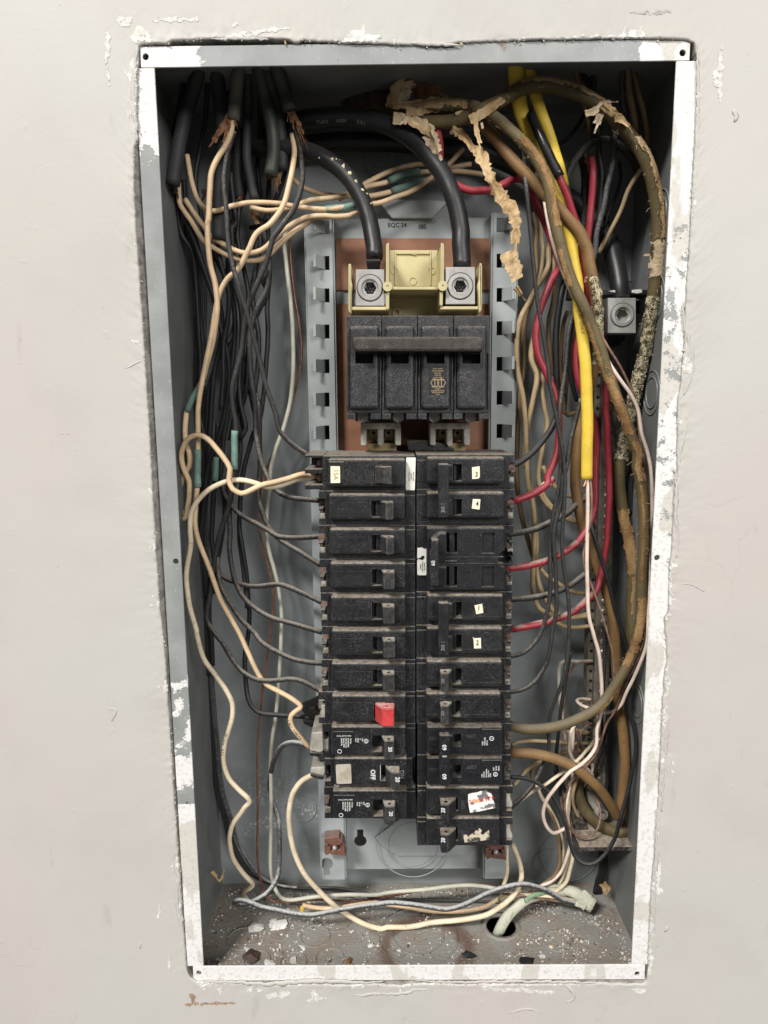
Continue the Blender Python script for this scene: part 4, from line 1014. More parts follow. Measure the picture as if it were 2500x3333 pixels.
# two pole 1 / 2
e = breaker('two pole black breaker with stickers numbered 1 and 2', group=GR)
pole(e, 'Q', 105, 553, 246, 1282, 148, 506, (596, 250, 722, 472), 1400); pole(e, 'Q', 555, 998, 246, 1276, 595, 945, (600, 690, 720, 912), 1392)
for y in (255, 700): handle(e, 'Q', 590, 470, 424, y, y+190, M_handle, out=8, hole=False)
t = tie(e, 'Q', 256, 976); part('rating_recess', M_blackclean, t, ('Q', 428, 788, 500, 946, -13.4, -12.6)); print_at('moulded_text', '30', 'Q', 466, 866, 50, -13.5, 90, M_greyprint, t, xs=1.3)
numbered(e, 'Q', 948, 332, '1', [(890,294),(994,272),(1010,392),(914,412)]); numbered(e, 'Q', 930, 800, '2', [(866,718),(890,738),(976,734),(980,872),(884,874),(878,760)])
for f, y0, y1, fx, fy, sl, hy, lb in (('Q', 1000, 1443, (242, 1268), (1042, 1396), (592, 1146, 716, 1366), (1152, 1400), 'black single pole breaker just below the sticker numbered 2'),
                                  ('Q', 1446, 1888, (234, 1252), (1476, 1828), (590, 1582, 706, 1800), (1586, 1836), 'black single pole breaker just above the breaker printed 60 twice')):
    e = breaker(lb, group=GR); pole(e, f, y0, y1, fx[0], fx[1], fy[0], fy[1], sl, 1386)
    h = handle(e, f, 588, 522, 424, hy[0], hy[1], M_handle); print_at('moulded_text', '20' if f == 'Q' and y0 == 1000 else '20', f, 462, hy[0]+165, 42, -9.7, 90, M_greyprint, h, xs=1.1)
# printed two pole 60 60
e = breaker('two pole black breaker printed 60 twice on its tie bar', group=GR)
for y0, y1, fy0, fy1 in ((98, 520, 150, 512), (524, 935, 568, 930)):
    make_body(e, 'S', 118, 1385, y0, y1, 1, M_blackclean, lines=False)
    face(e, 'S', 250, fy0, 1268, fy1, [(605, fy0+100, 712, fy0+275)], mat=M_blackclean, bev=.0008)
    part('raised_panel', M_blackclean, e, ('S', 738, fy0+10, 968, fy1-140, -1.9, 2), ('S', 985, fy0+30, 1262, fy1-90, -1.5, 2), ('S', 256, fy0+6, 412, fy1-110, -1.5, 2))
    print_at('moulded_text', 'ON', 'S', 330, fy0+150, 44, -1.6, 180, M_dimprint, e); print_at('moulded_text', 'OFF', 'S', 850, fy0+120, 50, -2.05, 180, M_dimprint, e)
    handle(e, 'S', 590, 480, 422, fy0+105, fy0+300, M_blackclean, out=8, hole=False)
t = tie(e, 'S', 262, 940, 414, 556, 14, M_blackclean)
for y in (428, 822): print_at('rating_print', '60', 'S', 486, y, 56, -14.15, 90, M_print, t)
part('print_bar', M_print, t, ('S', 455, 540, 515, 545, -14.1, -13.5, 0), ('S', 455, 552, 515, 556, -14.1, -13.5, 0))
for i, q in enumerate(['2 POLE', 'HACR TYPE', 'Interrupting Rating', 'Ampere CU-AL', '120/240V']): print_at('rating_text', q, 'S', 992+i*28, 830, 18, -1.7, 90, M_print, e, 'LEFT', xs=.6)
for i, q in enumerate(['LISTED', 'C.B. UNIT', 'ISSUE NO']): print_at('listing_text', q, 'S', 1150+i*34, 740, 18, -1.7, 90, M_print, e, 'LEFT', xs=.6)
for i, q in enumerate(['CALIBRE', 'CONDUCTEURS', 'AWG 14-6']): print_at('rating_text', q, 'S', 1000+i*30, 400, 18, -1.7, 90, M_print, e, 'LEFT', xs=.6)
for cx, cy, q in ((1172, 790, 'UL'), (1122, 306, 'C')):
    bm = bmesh.new(); c = fat('S', cx, cy, -.0017); ring(bm, c, .0013, .0017, -.0018, 0, 20); from_bm('listing_mark', bm, M_print, e); print_at('listing_mark', q, 'S', cx, cy, 22, -1.75, 90, M_print, e)
# last two, marked 20
for f, y0, y1, fy0, fy1, hy, lb, k in (('S', 945, 1362, 968, 1338, 1105, 'black breaker marked 20 with a torn white and red sticker', 0), ('S', 1368, 1752, 1380, 1748, 1508, 'black breaker marked 20 with peeled label remains, lowest in the right column', 1)):
    e = breaker(lb, group=GR); make_body(e, f, 118, 1408, y0, y1, 1); face(e, f, 238, fy0, 1232, fy1, [(560, hy, 668, hy+190)], bev=.0014)
    part('wire_clamp', M_aludull, e, (f, [(1290,y0+80),(1390,y0+75),(1372,y0+150),(1408,y0+250),(1400,y0+296),(1278,y0+290)], 10, 30, .001))
    h = handle(e, f, 640, 520, 425, hy, hy+240, M_black, out=9.5); print_at('rating_print', '20', f, 468, hy+175, 54, -10.7, 90, M_print, h, shear=.2, xs=.9)
    print_at('moulded_text', 'OFF', f, 740, hy+95, 50, -1.1, 90, M_dimprint, e)
    if not k:
        st = sticker(e, f, [(805,1062),(850,1048),(930,1036),(970,1020),(1050,1008),(1080,1030),(1120,1045),(1138,1120),(1165,1200),(1172,1244),(1090,1260),(960,1290),(830,1308),(815,1230),(804,1150)], M_torn, -1.5, 'torn_sticker')
        for i, (q, x, m) in enumerate((('S', 835, M_redink), ('O', 885, M_orangeink), ('#', 925, M_orangeink), ('21', 985, M_redink), ('VI', 1060, M_redink), ('TT', 1110, M_redink))): print_at('printed_mark', q, f, x, 1162-i*8, 54, -1.65, 8, m, st)
    else: sticker(e, f, [(735,1612),(790,1606),(830,1612),(900,1560),(960,1520),(990,1550),(970,1590),(1000,1610),(1085,1545),(1098,1670),(960,1690),(758,1710)], M_tornb, -1.5, 'label_remains')

# ------------------------------------------------------------------ main breaker
mb = breaker('large four pole main breaker with a brown tie handle marked 200', 'main breaker', 'main circuit breaker')
for x0, x1, sx in ((304, 573, 370), (577, 849, 645), (853, 1127, 921), (1131, 1410, 1198)):
    bm = bmesh.new(); pbox(bm, 'E', x0, 776, x1, 1530, 3, 66, .0006); o = from_bm('pole_case', bm, M_blackmain, mb); cut(o, [pbm('E', sx-4, 950, sx+144, 1151, -2, 15.4)])
    bm = bmesh.new(); pbox(bm, 'E', x0, 1531, x0+70, 1576, 3.3, 64, .0005); pbox(bm, 'E', x1-85, 1531, x1-4, 1576, 3.3, 64, .0005); pbox(bm, 'E', x0+66, 1532, x1-80, 1590, 26, 64, .0005); from_bm('terminal_shroud', bm, M_blackmain, o)
for i, (x0, x1, sx) in enumerate(((326, 552, 370), (602, 826, 645), (878, 1104, 921), (1156, 1386, 1198))):
    bm = bmesh.new(); pbox(bm, 'E', x0, 854, x1, 1496, -1.2, 4.5, .0022, 3); o = from_bm('pole_cover', bm, M_blackmain, mb)
    cut(o, [pbm('E', sx, 960, sx+140, 1146, -2.2, 16)])
    part('toggle_arm', M_blackclean, o, ('E', sx+8, 985, sx+132, 1075, .5, 14))
    bm = bmesh.new(); c = fat('E', (x0+x1)/2-10, 1556, .022); cyl(bm, c, .0042, .022, .03, 16); from_bm('terminal_screw', bm, M_screw, mb)
    part('rib', M_blackmain, mb, ('E', x1+8, 1060, x1+16, 1500, 1.5, 4), ('E', x0-16, 1060, x0-8, 1500, 1.5, 4))
bm = bmesh.new(); ppoly(bm, 'E', [(352,952),(362,938),(1352,938),(1362,950),(1362,1035),(1350,1052),(372,1052),(345,1000)], -13, 0, .0018); t = from_bm('tie_handle', bm, M_bar, mb)
print_at('rating_print', '200', 'E', 862, 984, 40, -13.2, 0, M_goldprint, t, xs=1.25).data.materials[0] = simple('bronze_print', (.045, .033, .024), .5)
pl = part('rating_plate', M_blackclean, mb, ('E', 938, 1168, 1078, 1386, -1.5, 0))
for i, (q, k) in enumerate((('2 POLE 120/240V', .8), ('CIRCUIT BREAKER', .8), ('200 A 40C', .9), ('HACR TYPE', .7), ('CU-AL WIRE', 1), ('CATALOG SERIES', .8))): print_at('plate_text', q, 'E', 1007, 1186+i*17, 9, -1.65, 0, M_goldprint, pl, xs=k)
for x in (985, 1035):
    bm = bmesh.new(); c = fat('E', x, 1294, -.0016); ring(bm, c, .0026, .003, -.0017, -.0014, 6); box3(bm, c.x-.0002, c.x+.0002, -.0017, -.0014, c.z-.003, c.z+.003); from_bm('wiring_diagram', bm, M_goldprint, pl)
for i, q in enumerate(('OFF POLE MUST PULL', 'CURRENT', 'INTERRUPTING RATING', 'MAX RMS SYM AMPS', 'LISTED')): print_at('plate_text', q, 'E', 1007, 1328+i*14, 9, -1.65, 0, M_goldprint, pl, xs=.75)
# connector castings below the main breaker
def casting(x0, x1, label):
    e = empty('bus_connector', label, 'connector', 'cast bus connectors under the main breaker'); w = x1-x0; u = w/310
    X = lambda a: x0+a*u
    part('casting', M_aludull, e, ('E', X(0), 1600, X(310), 1652, 40, 62, .0008), ('E', X(0), 1640, X(46), 1778, 40, 62, .0008), ('E', X(128), 1640, X(178), 1778, 40, 62, .0014), ('E', X(262), 1640, X(310), 1778, 40, 62, .0008))
    part('bus_bar', M_brass, e, ('E', X(10), 1652, X(300), 1740, 64, 72), ('E', [(X(60),1760),(X(270),1758),(X(276),1820),(X(80),1820),(X(50),1790)], 52, 70))
    for a in (100, 215):
        bm = bmesh.new(); c = fat('E', X(a), 1680, .058); ring(bm, c, .0014, .0032, .057, .066, 18); s = from_bm('screw', bm, M_brass, e); bm = bmesh.new(); cyl(bm, c, .0015, .06, .066, 12); from_bm('socket_disc', bm, M_dark, s)  # near-black plug in each screw paints the shade of its socket
    for a, y in ((22, 1622), (150, 1622), (286, 1622), (22, 1755), (286, 1755), (153, 1760)):
        bm = bmesh.new(); cyl(bm, fat('E', X(a), y, .04), .0019, .0393, .042, 16); from_bm('rivet_pad', bm, M_aludull, e)
casting(412, 724, 'grey cast connector with two brass screws below the main breaker, left one'); casting(945, 1255, 'grey cast connector with two brass screws below the main breaker, right one')
dp = tag(part('dust_shield', M_black, None, ('E', [(765,1745),(940,1740),(1140,1800),(1130,1818),(780,1818)], 44, 66, .0006)), 'small dusty black plate lying above the top breakers', 'plate')
# ------------------------------------------------------------------ cables and wires
G1, G2, G3, G4, G5, G6 = ('cream wires in the left gutter', 'black wires in the left gutter', 'black cables entering at the top left', 'heavy cables on the right side', 'tan wires on the right side', 'black wires on the right side')
def sleeve(par, s, w, d): return wire('splice_sleeve', M_green, w, d, None, s, parent=par, rough=.12)
def rag(par, f, x, y, pts, w, mat, d, seed):     # bunch of torn wrapping at a sheath end
    for i, (dx, dy, ww) in enumerate(pts):
        shred('torn_wrapping', '%s %d,%d %d,%d %d,%d,%d' % (f, x+dx*.05, y, x+dx*.5, y+dy*.5+random.randint(-8, 8), x+dx, y+dy, d-4), d, ww, mat, par, seed+i, .9, taper=lambda u: 1-.55*u)

# black sheathed cables hanging at the top left
SH = [('black_cable', M_sheath, 46, 62, 'leftmost black cable coming in at the top left corner', 'A 610,150,28 590,280,36 530,500,52 470,700 432,900 402,1080 385,1190'),
 ('black_cable', M_sheath, 48, 70, 'second black cable from the left, its end split open over brown paper', 'A 690,150,30 722,280,38 740,480,58 762,680 775,900 765,1150 755,1400 745,1610'),
 ('grey_cable', M_olivesheath, 42, 50, 'grey olive cable with a brown torn end, at the top left', 'A 920,150,26 895,300,34 870,500,46 852,690'),
 ('black_cable', M_sheath, 30, 72, 'slim black cable just right of the grey olive one', 'A 970,150,32 962,300,40 965,600,64 958,800 955,1000 985,1150 1020,1300'),
 ('black_cable', M_sheath, 32, 76, 'short thick black cable hanging behind the cream wires top left', 'A 900,760,80 890,900 888,1100 905,1290'),
 ('green_grey_cable', M_sheathg, 44, 58, 'glossy green tinged black cable reaching lowest beside the service cable', 'A 1010,150,26 1040,280,34 1092,500,50 1150,760 1162,950 1140,1115'),
 ('black_cable', M_sheath, 42, 66, 'black cable with brown torn paper below its cut end, behind the green tinged cable', 'A 1090,150,30 1115,300,38 1180,550,58 1218,800 1232,1070'),
 ('green_grey_cable', M_sheathg, 48, 54, 'grey cable with a shredded brown end next to the lettered service cable', 'A 1160,150,26 1192,300,34 1242,450,46 1292,610')]
sh = [wire(n, m, w, d, l, s, cat='cable', group=G3, rough=.04) for n, m, w, d, l, s in SH]
rag(sh[2], 'A', 840, 650, [(-170,250,26), (-120,150,22), (-80,270,20), (-60,110,18), (60,130,9), (-20,120,18), (-140,210,16)], 20, M_paperbrown, 46, 11)
rag(sh[7], 'A', 1290, 590, [(130,260,8), (60,150,18), (25,170,22), (0,120,20), (-20,110,16), (110,190,14), (140,330,4), (100,300,4)], 20, M_paperbrown, 50, 31)
rag(sh[6], 'A', 1190, 980, [(-20,260,16), (5,270,18), (25,255,14), (-10,200,14)], 20, M_paperbrown, 62, 51)
rag(sh[1], 'A', 715, 1430, [(-10,170,12), (5,230,14), (-2,120,12)], 20, M_paperrust, 64, 61)
rag(sh[3], 'A', 1000, 1370, [(60,170,24), (35,130,20), (-30,60,14)], 20, M_paperbrown, 74, 71)
rag(sh[0], 'A', 640, 1230, [(50,60,30), (60,120,20), (-30,90,24)], 20, M_paperdark, 80, 91)
rag(sh[0], 'A', 335, 960, [(-40,200,30), (-20,240,22), (10,220,30)], 20, M_paperdark, 84, 95)
rag(sh[0], 'A', 392, 1160, [(-40,120,14), (10,160,18), (40,130,14), (-10,90,16)], 20, M_paperdark, 68, 301)
rag(sh[4], 'A', 905, 1260, [(-20,90,12), (15,110,14), (30,70,10)], 20, M_paperbrown, 74, 311)
rag(sh[5], 'A', 1138, 1090, [(-20,60,10), (8,90,12), (25,60,10)], 20, M_paperbrown, 60, 321)
for i, (l, q) in enumerate([('thin black wire in the dark top left corner left of all cables', 'A 520,150,40 470,400 420,650 380,900,80 370,1200 400,1450 D 330,250,92'),
 ('thin black wire between the first two top left cables', 'A 640,150,40 650,400 640,650 600,900,80 560,1150 600,1400 D 520,150,84 600,350'),
 ('thin black wire showing between the split cable and the grey olive one', 'A 800,150,44 812,400 815,700,82 790,950 800,1200 830,1450 D 640,150,84'),
 ('thin black wire behind the green tinged cable at the top left', 'A 1050,150,46 1060,500 1060,800,84 1040,1050 1060,1300 1040,1500 D 860,100,86'),
 ('thin black wire crossing behind the last top left cable', 'A 1260,600,70 1270,850 1260,1050,80 1200,1250 1100,1450 1020,1600 D 880,250,84')]): wire('black_wire', M_blk, 15, 80, l, q, cat='wire', group=G2)
# heavy service cables
s1 = wire('service_cable', M_service, 59, 40, 'thick black service cable lettered THW 600V, feeding the right main lug', 'B -60,790,95 100,720,70 210,685 350,672 500,658 650,668 800,708 950,778 1080,870 1200,990 1290,1120 1362,1280,44 1405,1430 1425,1560 E 1185,220 1194,330 1195,405,38', cat='cable', group='main service cables', key='s1', seg=16)
print_on_tube('cable_print', 'THW      600V       .(UL)', 's1', .235, .0026, M_greyprint, s1, -.0032)
s2 = wire('service_cable', M_service, 55, 44, 'thick black service cable with yellow paint flecks, feeding the left main lug', 'B -330,880,90 -175,902,75 0,900,60 120,905 240,930 370,985 500,1078 612,1215 688,1365 728,1500 E 505,180 518,260 518,335,40', cat='cable', group='main service cables', key='s2', seg=16)
S, rr = SPL['s2']; bm = bmesh.new()
for x, y, q in ((330,980,5),(345,985,4),(378,1000,4),(430,990,9),(440,1005,6),(462,990,5),(515,1045,9),(520,1060,5),(565,1100,12),(612,1160,8),(618,1172,5),(662,1232,11),(695,1260,7),(730,1332,5),(455,985,4),(520,1030,4),(486,1000,4)):
    p = fat('B', x, y, .028); dr = (p-CAM).normalized(); c = min(S, key=lambda a: ((a-CAM).cross(dr)).length); w = (c-CAM).dot(dr); p = CAM+dr*w; off = p-c
    n2 = -dr; k = math.sqrt(max(0, rr*rr-off.length_squared)); p = p+n2*(k+.0002)
    bmesh.ops.create_icosphere(bm, subdivisions=1, radius=q*.00014, matrix=Matrix.Translation(p) @ Matrix.Scale(.4, 4, dr) @ Matrix.Rotation(q, 4, 'Y'))
from_bm('paint_fleck', bm, simple('yellow_fleck', (.66, .6, .35), .7), s2)
bm = bmesh.new()
for i in range(9):
    x = 468+i*11; S2 = spline([fat('E', x+(i-4)*1, 345, .034), fat('E', x, 375, .036), fat('E', x-(i-4)*2, 430, .042)], .002); tube_bm(bm, S2, .0011, 6)
from_bm('strands', bm, M_blk, s2, True)
wire('service_cable', M_service, 60, 84, 'dark service cable crossing behind the lettered one towards the right', 'B -40,960,98 200,890 450,862 800,858 1100,878 1400,920 C 150,820 450,960 720,1130,90 900,1270 1000,1420,80 1040,1560 F 940,120 975,240 990,340,70 1000,430', cat='cable', group='main service cables', seg=14)
wire('black_cable', M_paperdark, 78, 88, 'thick dark jacketed cable in the shadow at the top, its paper torn open', 'B 360,450,140 420,460,112 540,480,92 700,515 890,575,70', cat='cable', group='main service cables', seg=14)
ra = wire('olive_cable', M_olive, 40, 34, 'olive cable arching over the yellow cables and down the right side, crusted with plaster', 'B 700,560,80 880,640,66 1130,700,52 1350,700 1530,650 C 110,555,36 250,480 400,395 550,368 700,392 850,450 990,550 1115,680 1205,800 1268,930,40 1306,1080 1328,1250 1332,1450 F 1275,60 1265,220 1245,420,50 1215,620 1195,780 1165,900 1125,1060,66 1085,1240 1045,1420 1005,1600,78 L 985,60 988,220 1020,450 1068,650 1086,850 1078,1100,78 1078,1300 1090,1500 1115,1700 G 1215,700 1222,1000 1218,1300,70 1185,1500 1120,1630 1040,1695,66 930,1655 830,1590 740,1500 690,1400 672,1290 680,1190,78', cat='cable', group=G4, rough=.05, key='ra', seg=14)
rb = wire('olive_cable', M_greyolive, 36, 26, 'grey olive cable with torn orange paper sweeping down and back to the breakers', 'B 760,560,80 930,610,64 1150,592,50 1350,572 1500,580 C 90,508,38 200,560 300,640 410,745 505,860 570,980 602,1100,28 620,1220 645,1340 680,1460 F 585,165 640,320,26 702,450,24 765,590 830,770 890,960 960,1150,30 1020,1310 1075,1460 1125,1610 L 1120,40,36 1150,190 1172,400 1172,600 1162,800 1155,1000 1150,1200,42 1100,1450 1020,1625 G 905,500 770,610 640,675,36 500,722 330,752 180,752 50,722,36', cat='cable', group=G4, rough=.06, key='rb', seg=14)
rc = wire('brown_cable', M_brown, 34, 40, 'brown rubber cable running behind the yellow one and looping up into the breaker', 'B 1300,640,70 1500,680,58 C 145,640,50 230,730 330,855 450,980,40 575,1112 700,1235 800,1360 858,1490 F 755,150 795,330,36 815,500 822,640 815,780,50 790,930 755,1100 700,1300,66 662,1500 650,1700,70 L 648,200 690,450 745,620 830,850 895,1040,66 940,1240 958,1480 970,1700 G 1000,240 1040,560 1075,800,60 1090,1020 1080,1200 1062,1400 1035,1545,52 985,1470 880,1320 760,1200 620,1092,40 480,1030 320,985 180,968 60,962,38', cat='cable', group=G4, rough=.04, key='rc', seg=14)
# torn paper left on them
for key, par, jobs in (('ra', ra, [(.155,.23,20,150,M_paper), (.262,.345,15,160,M_paper), (.345,.375,-70,150,M_paperpale), (.39,.545,-60,80,M_speck), (.59,.66,-60,60,M_paperrust), (.66,.70,-10,80,M_paperrust)]),
                       ('rb', rb, [(.055,.13,-20,120,M_paper), (.20,.31,-10,60,M_paperrust), (.33,.37,-60,10,M_paperrust), (.40,.48,-90,-10,M_paperrust), (.47,.545,-70,45,M_paperrust), (.55,.60,-20,60,M_paperrust), (.60,.72,-20,20,M_paperrust), (.735,.83,-40,80,M_paperrust), (.845,.90,-110,-35,M_paperrust)])):
    for i, (a, b, e, g, m) in enumerate(jobs): wrap_patch('torn_wrapping', key, a, b, e, g, m, par, i+3, ragged=.45 if m is not M_speck else .2)
S, rr = SPL['rc']; wrap_patch('plaster_crust', 'rc', .235, .325, -50, 70, M_speck, rc, 9, ragged=.5)
wire('torn_wrapping', M_paperrust, 8, 30, None, 'C 690,1500,24 730,1580 750,1650', parent=rb)
ps = [('C 840,560,26 905,540 960,495 1060,485', 22, M_paperpale), ('C 940,560,24 925,610 895,690', 26, M_paperpale), ('C 960,500,26 1010,540 1090,560', 22, M_paper), ('C 1040,590,28 1100,610 1160,690', 26, M_paper), ('C 100,610,30 108,680 128,760 135,810', 16, M_paper), ('C 140,620,30 150,680 135,720', 8, M_paperpale), ('C 60,600,30 130,570 200,520 330,430', 30, M_paper), ('F 1180,70,40 1220,75 1240,90', 8, M_paper)]
for i, (s, w, m) in enumerate(ps): shred('torn_wrapping', s, 30, w, m, ra, 100+i, .8)
for i, (s, w, m) in enumerate([('B 890,600,54 920,500 960,440 1060,410', 46, M_paper), ('B 960,560,52 1000,480 1040,430 1075,430', 30, M_paperpale), ('B 1060,500,60 1150,450 1230,470 1305,490', 34, M_paperbrown), ('B 900,580,46 1050,570 1200,545 1315,520', 22, M_paper), ('B 1000,620,44 1100,625 1200,600 1280,590', 24, M_paper), ('B 1380,640,40 1470,610 1490,600 1460,570', 8, M_paper)]): shred('torn_wrapping', s, 50, w, m, rb, 130+i, .7)
hang = shred('torn_paper_strip', 'B 1350,760,44 1420,790 1480,860 1550,930 1600,1010 C 190,970,30 235,1060 280,1130 345,1215 372,1300 368,1400 358,1490', 40, 44, M_paper, None, 160, .75, fray=.5, label='long torn kraft paper strip dangling from the top beside the right rail', cat='paper strip', taper=lambda u: .65+.5*math.sin(u*7)**2*(1-.5*u))
shred('torn_paper_strip', 'C 315,1490,22 340,1560 370,1630 F 160,190 200,260 235,310', 24, 46, M_paper, None, 170, .6, fray=.5, label='short ragged paper scrap hanging in front of the right rail tabs', cat='paper strip', taper=lambda u: .7+.7*(1-u)*min(1, u*6+.5))
shred('torn_paper_strip', 'F 185,320,22 215,360 240,400 265,425', 24, 22, M_paper, None, 175, .8, label='small frayed paper tip just under the ragged scrap', cat='paper strip', taper=lambda u: 1-.7*u)

def fibres(par, key, n, lo, hi, mat, seed):
    rn = random.Random(seed); S, r = SPL[key]; bm = bmesh.new()
    for i in range(n):
        c = S[int(len(S)*rn.uniform(lo, hi))]; v = (CAM-c).normalized(); a = rn.uniform(-1.6, 1.6); side = RT*math.cos(a*2)+UP*math.sin(a*2)
        p = c + (v*math.cos(a)+side*abs(math.sin(a)))*r*1.03; L = rn.uniform(.0012, .005); q = p + (side+v*.4+V((rn.gauss(0, .4), rn.gauss(0, .3), rn.gauss(-.3, .5)))).normalized()*L
        tube_bm(bm, spline([p, (p+q)/2+V((rn.gauss(0, .001), rn.gauss(0, .001), rn.gauss(0, .001))), q], .002), .00012, 4)
    tag(from_bm('paper_fibres', bm, mat, par), None, kind='stuff')
fibres(ra, 'ra', 80, .14, .55, M_paperpale, 1); fibres(rb, 'rb', 90, .05, .85, M_paper, 2); fibres(rc, 'rc', 20, .2, .35, M_paperpale, 3)
# yellow cables
ya = wire('yellow_cable', M_yellow, 42, 40, 'flat yellow cable cut off above the neutral wires, the long one', 'C 362,150,30 370,240,36 384,400 412,560,50 470,700 540,840 610,1000,44 680,1190 735,1380 F 640,120,42 665,280 672,450 690,620 712,800,32 728,1000 738,1250 736,1500 734,1800,30', cat='cable', group='yellow cables', flat=1.7, key='ya', seg=14, taper=lambda u: 1.22-.3*min(1, u*2.2))
wire('yellow_cable', M_yellow, 36, 44, 'shorter yellow cable slanting behind the black taped wire', 'C 430,150,34 450,240,40 505,430,46 560,600 622,770 672,920,42 705,1050,50', cat='cable', group='yellow cables', flat=1.6, seg=12, taper=lambda u: 1.25-.5*u)
print_on_tube('cable_print', 'AWG 12-2    600V', 'ya', .66, .0028, simple('faint_brown_print', (.27, .19, .04), .6), ya, -.001, True)
# red wires
r1 = wire('red_wire', M_redw, 22, 34, 'red wire emerging from black tape and ending at the breaker numbered 2', 'C 500,600,42 545,730,36 605,860 665,990,33 722,1130 770,1270 805,1370,40 F 725,190 740,350,46 800,560,56 860,760,62 880,950 882,1150 890,1400 905,1700,62 L 912,0 908,300 895,560 868,760 840,890,56 800,1010 730,1080 630,1165 500,1222,40 300,1272 150,1298,34', cat='wire', group='red wires', key='r1')
wire('tape_sleeve', M_tape, 32, 40, None, 'C 470,560,43 545,730,36 600,850 668,985,32', parent=r1, rough=.1)
wire('dust_coat', M_reddust, 22.6, 40, None, 'L 790,1022,48 730,1080 630,1165 500,1222,40 300,1272 165,1297,34', parent=r1, rough=.1)
r2 = wire('red_wire', M_redw, 22, 60, 'red wire passing behind the yellow cable into the wide breaker marked 60', 'C 880,860,62 892,950,58 890,1100 868,1300 850,1500 F 715,20,60 712,160 730,380 690,600,64 648,800 655,1000 730,1200,62 800,1380 812,1600 L 805,0,60 800,200 790,380 740,520 660,630,48 580,695 500,738 400,780 250,815 110,832,34', cat='wire', group='red wires')
wire('dust_coat', M_reddust, 22.6, 46, None, 'L 660,630,48 580,695 500,738 400,780 250,815 125,831,34', parent=r2, rough=.1)
r3 = wire('red_wire', M_redw, 24, 50, 'red wire with tattered paper at the top, looping down to the breaker numbered 4', 'B 1235,740,52 1262,880 1270,1020,46 1325,1130 1410,1205 1500,1235,44 1600,1232 C 180,1075 270,1045,48 370,1000,54 440,1020 480,1100,66 F 530,140,56 480,230 410,390,50 360,540 340,700 362,860 425,990 485,1130,48 515,1300 520,1500 490,1650 430,1790,40 L 430,180 330,250 240,285 165,310,34', cat='wire', group='red wires', key='r3')
shred('torn_wrapping', 'B 900,675,44 1000,685 1090,700 1180,760 1220,830', 44, 40, M_paperpale, r3, 181, .8); shred('torn_wrapping', 'B 1170,790,42 1200,850 1225,930 1260,1010', 42, 46, M_paperpale, r3, 183, .7); shred('torn_wrapping', 'B 1020,690,42 1120,740 1200,790 1240,780', 42, 30, M_paper, r3, 185, .9)
wire('dust_coat', M_reddust, 24.6, 40, None, 'L 470,130,42 430,180 330,250 240,285 170,309,34', parent=r3, rough=.1); wire('label_band', M_sticker, 25.4, 38, None, 'L 442,165,40 395,207,39', parent=r3)
wire('red_wire', M_redw, 24, 76, 'dark red wire arching in the shadow behind the cables at the top', 'B 1200,620,86 1300,560 1400,488 1500,458 1620,470 C 60,410,78 150,412 260,445 340,500,84', cat='wire', group='red wires')

# cream wires on the left
w1 = wire('cream_wire', M_cream, 17, 40, 'cream wire from the torn grey cable, looping by the left wall into the top breaker', 'A 850,700,46 820,830 722,1000 680,1100 668,1250 660,1450,38 D 535,60 540,240 560,400 595,540 612,680 600,820,44 575,980 530,1150 490,1290 430,1400 380,1500,54 H 160,20 170,120,52 205,250 200,350 150,440 115,560,56 112,700 130,820 155,872,52 185,760 200,600 195,490 150,390 125,300,44 130,190 180,90 285,45,34 380,85 460,170 545,280 600,380,28 590,480 625,575 710,622 800,595,28 900,545 1050,508 1200,465 1320,432 1450,440,34', cat='wire', group=G1)
sleeve(w1, 'D 500,1285,50 430,1400,52 378,1510', 21, 52)
w5 = wire('cream_wire', M_cream, 16.5, 42, 'cream wire crossing the left gutter to the black taped joint below', 'A 1305,800,54 1322,950 1290,1150 1235,1350,40 1140,1485 1030,1565,36 D 920,150 850,270,36 770,420 690,490,44 625,610 592,750 565,930 520,1140 482,1340 460,1520 H 283,20,44 283,180 283,350 278,560 262,740 255,900 285,1060 345,1225 405,1380 450,1510,46 500,1650 600,1830 I 690,180 780,380 880,590 960,690,44 1080,755 1200,820 1300,905,38 1265,935 1205,985,36 1192,1050 1225,1130 1300,1220 1380,1310,36', cat='wire', group=G1, key='w5')
sleeve(w5, 'H 283,188,43 282,350 284,558', 22, 43); print_on_tube('wire_print', 'L 60 V  TYPE TW', 'w5', .945, .0018, M_ink, w5, -.0009)
w6 = wire('ivory_wire', M_white, 16.5, 34, 'ivory wire lettered 120 volts snaking down the left side to the floor', 'H 1450,450,36 1250,490 1100,545 980,562 850,520 700,488 560,508 400,582,32 290,685 222,800 205,950 210,1130 185,1300 170,1450 190,1650 220,1800 270,1970 I 270,190,34 340,430 450,585 560,735 620,860 625,980 590,1130 545,1270 535,1430 580,1590 680,1715 770,1800,34 788,1845 745,1890 J 555,110 490,200 468,320 490,450,44 560,560 630,630 648,660 620,690,64 582,715 590,760 625,800,80', cat='wire', group='ivory wires', key='w6')
print_on_tube('wire_print', '120 Volts   (UL)', 'w6', .575, .0022, M_ink, w6, -.001)
w7 = wire('cream_wire', M_cream, 16.5, 52, 'cream wire hooking right from the leftmost black cable, green sleeve beside the service cable', 'A 495,960,64 530,1150 575,1290 640,1372 720,1390,50 850,1350 1000,1325 1220,1332 B 80,1342 190,1362 370,1380 500,1366,56 620,1345 780,1330,66 900,1290 1050,1232 1170,1150 1300,1055,76 1440,910', cat='wire', group=G1)
sleeve(w7, 'B 380,1378,56 500,1366 610,1346,58', 23, 57)
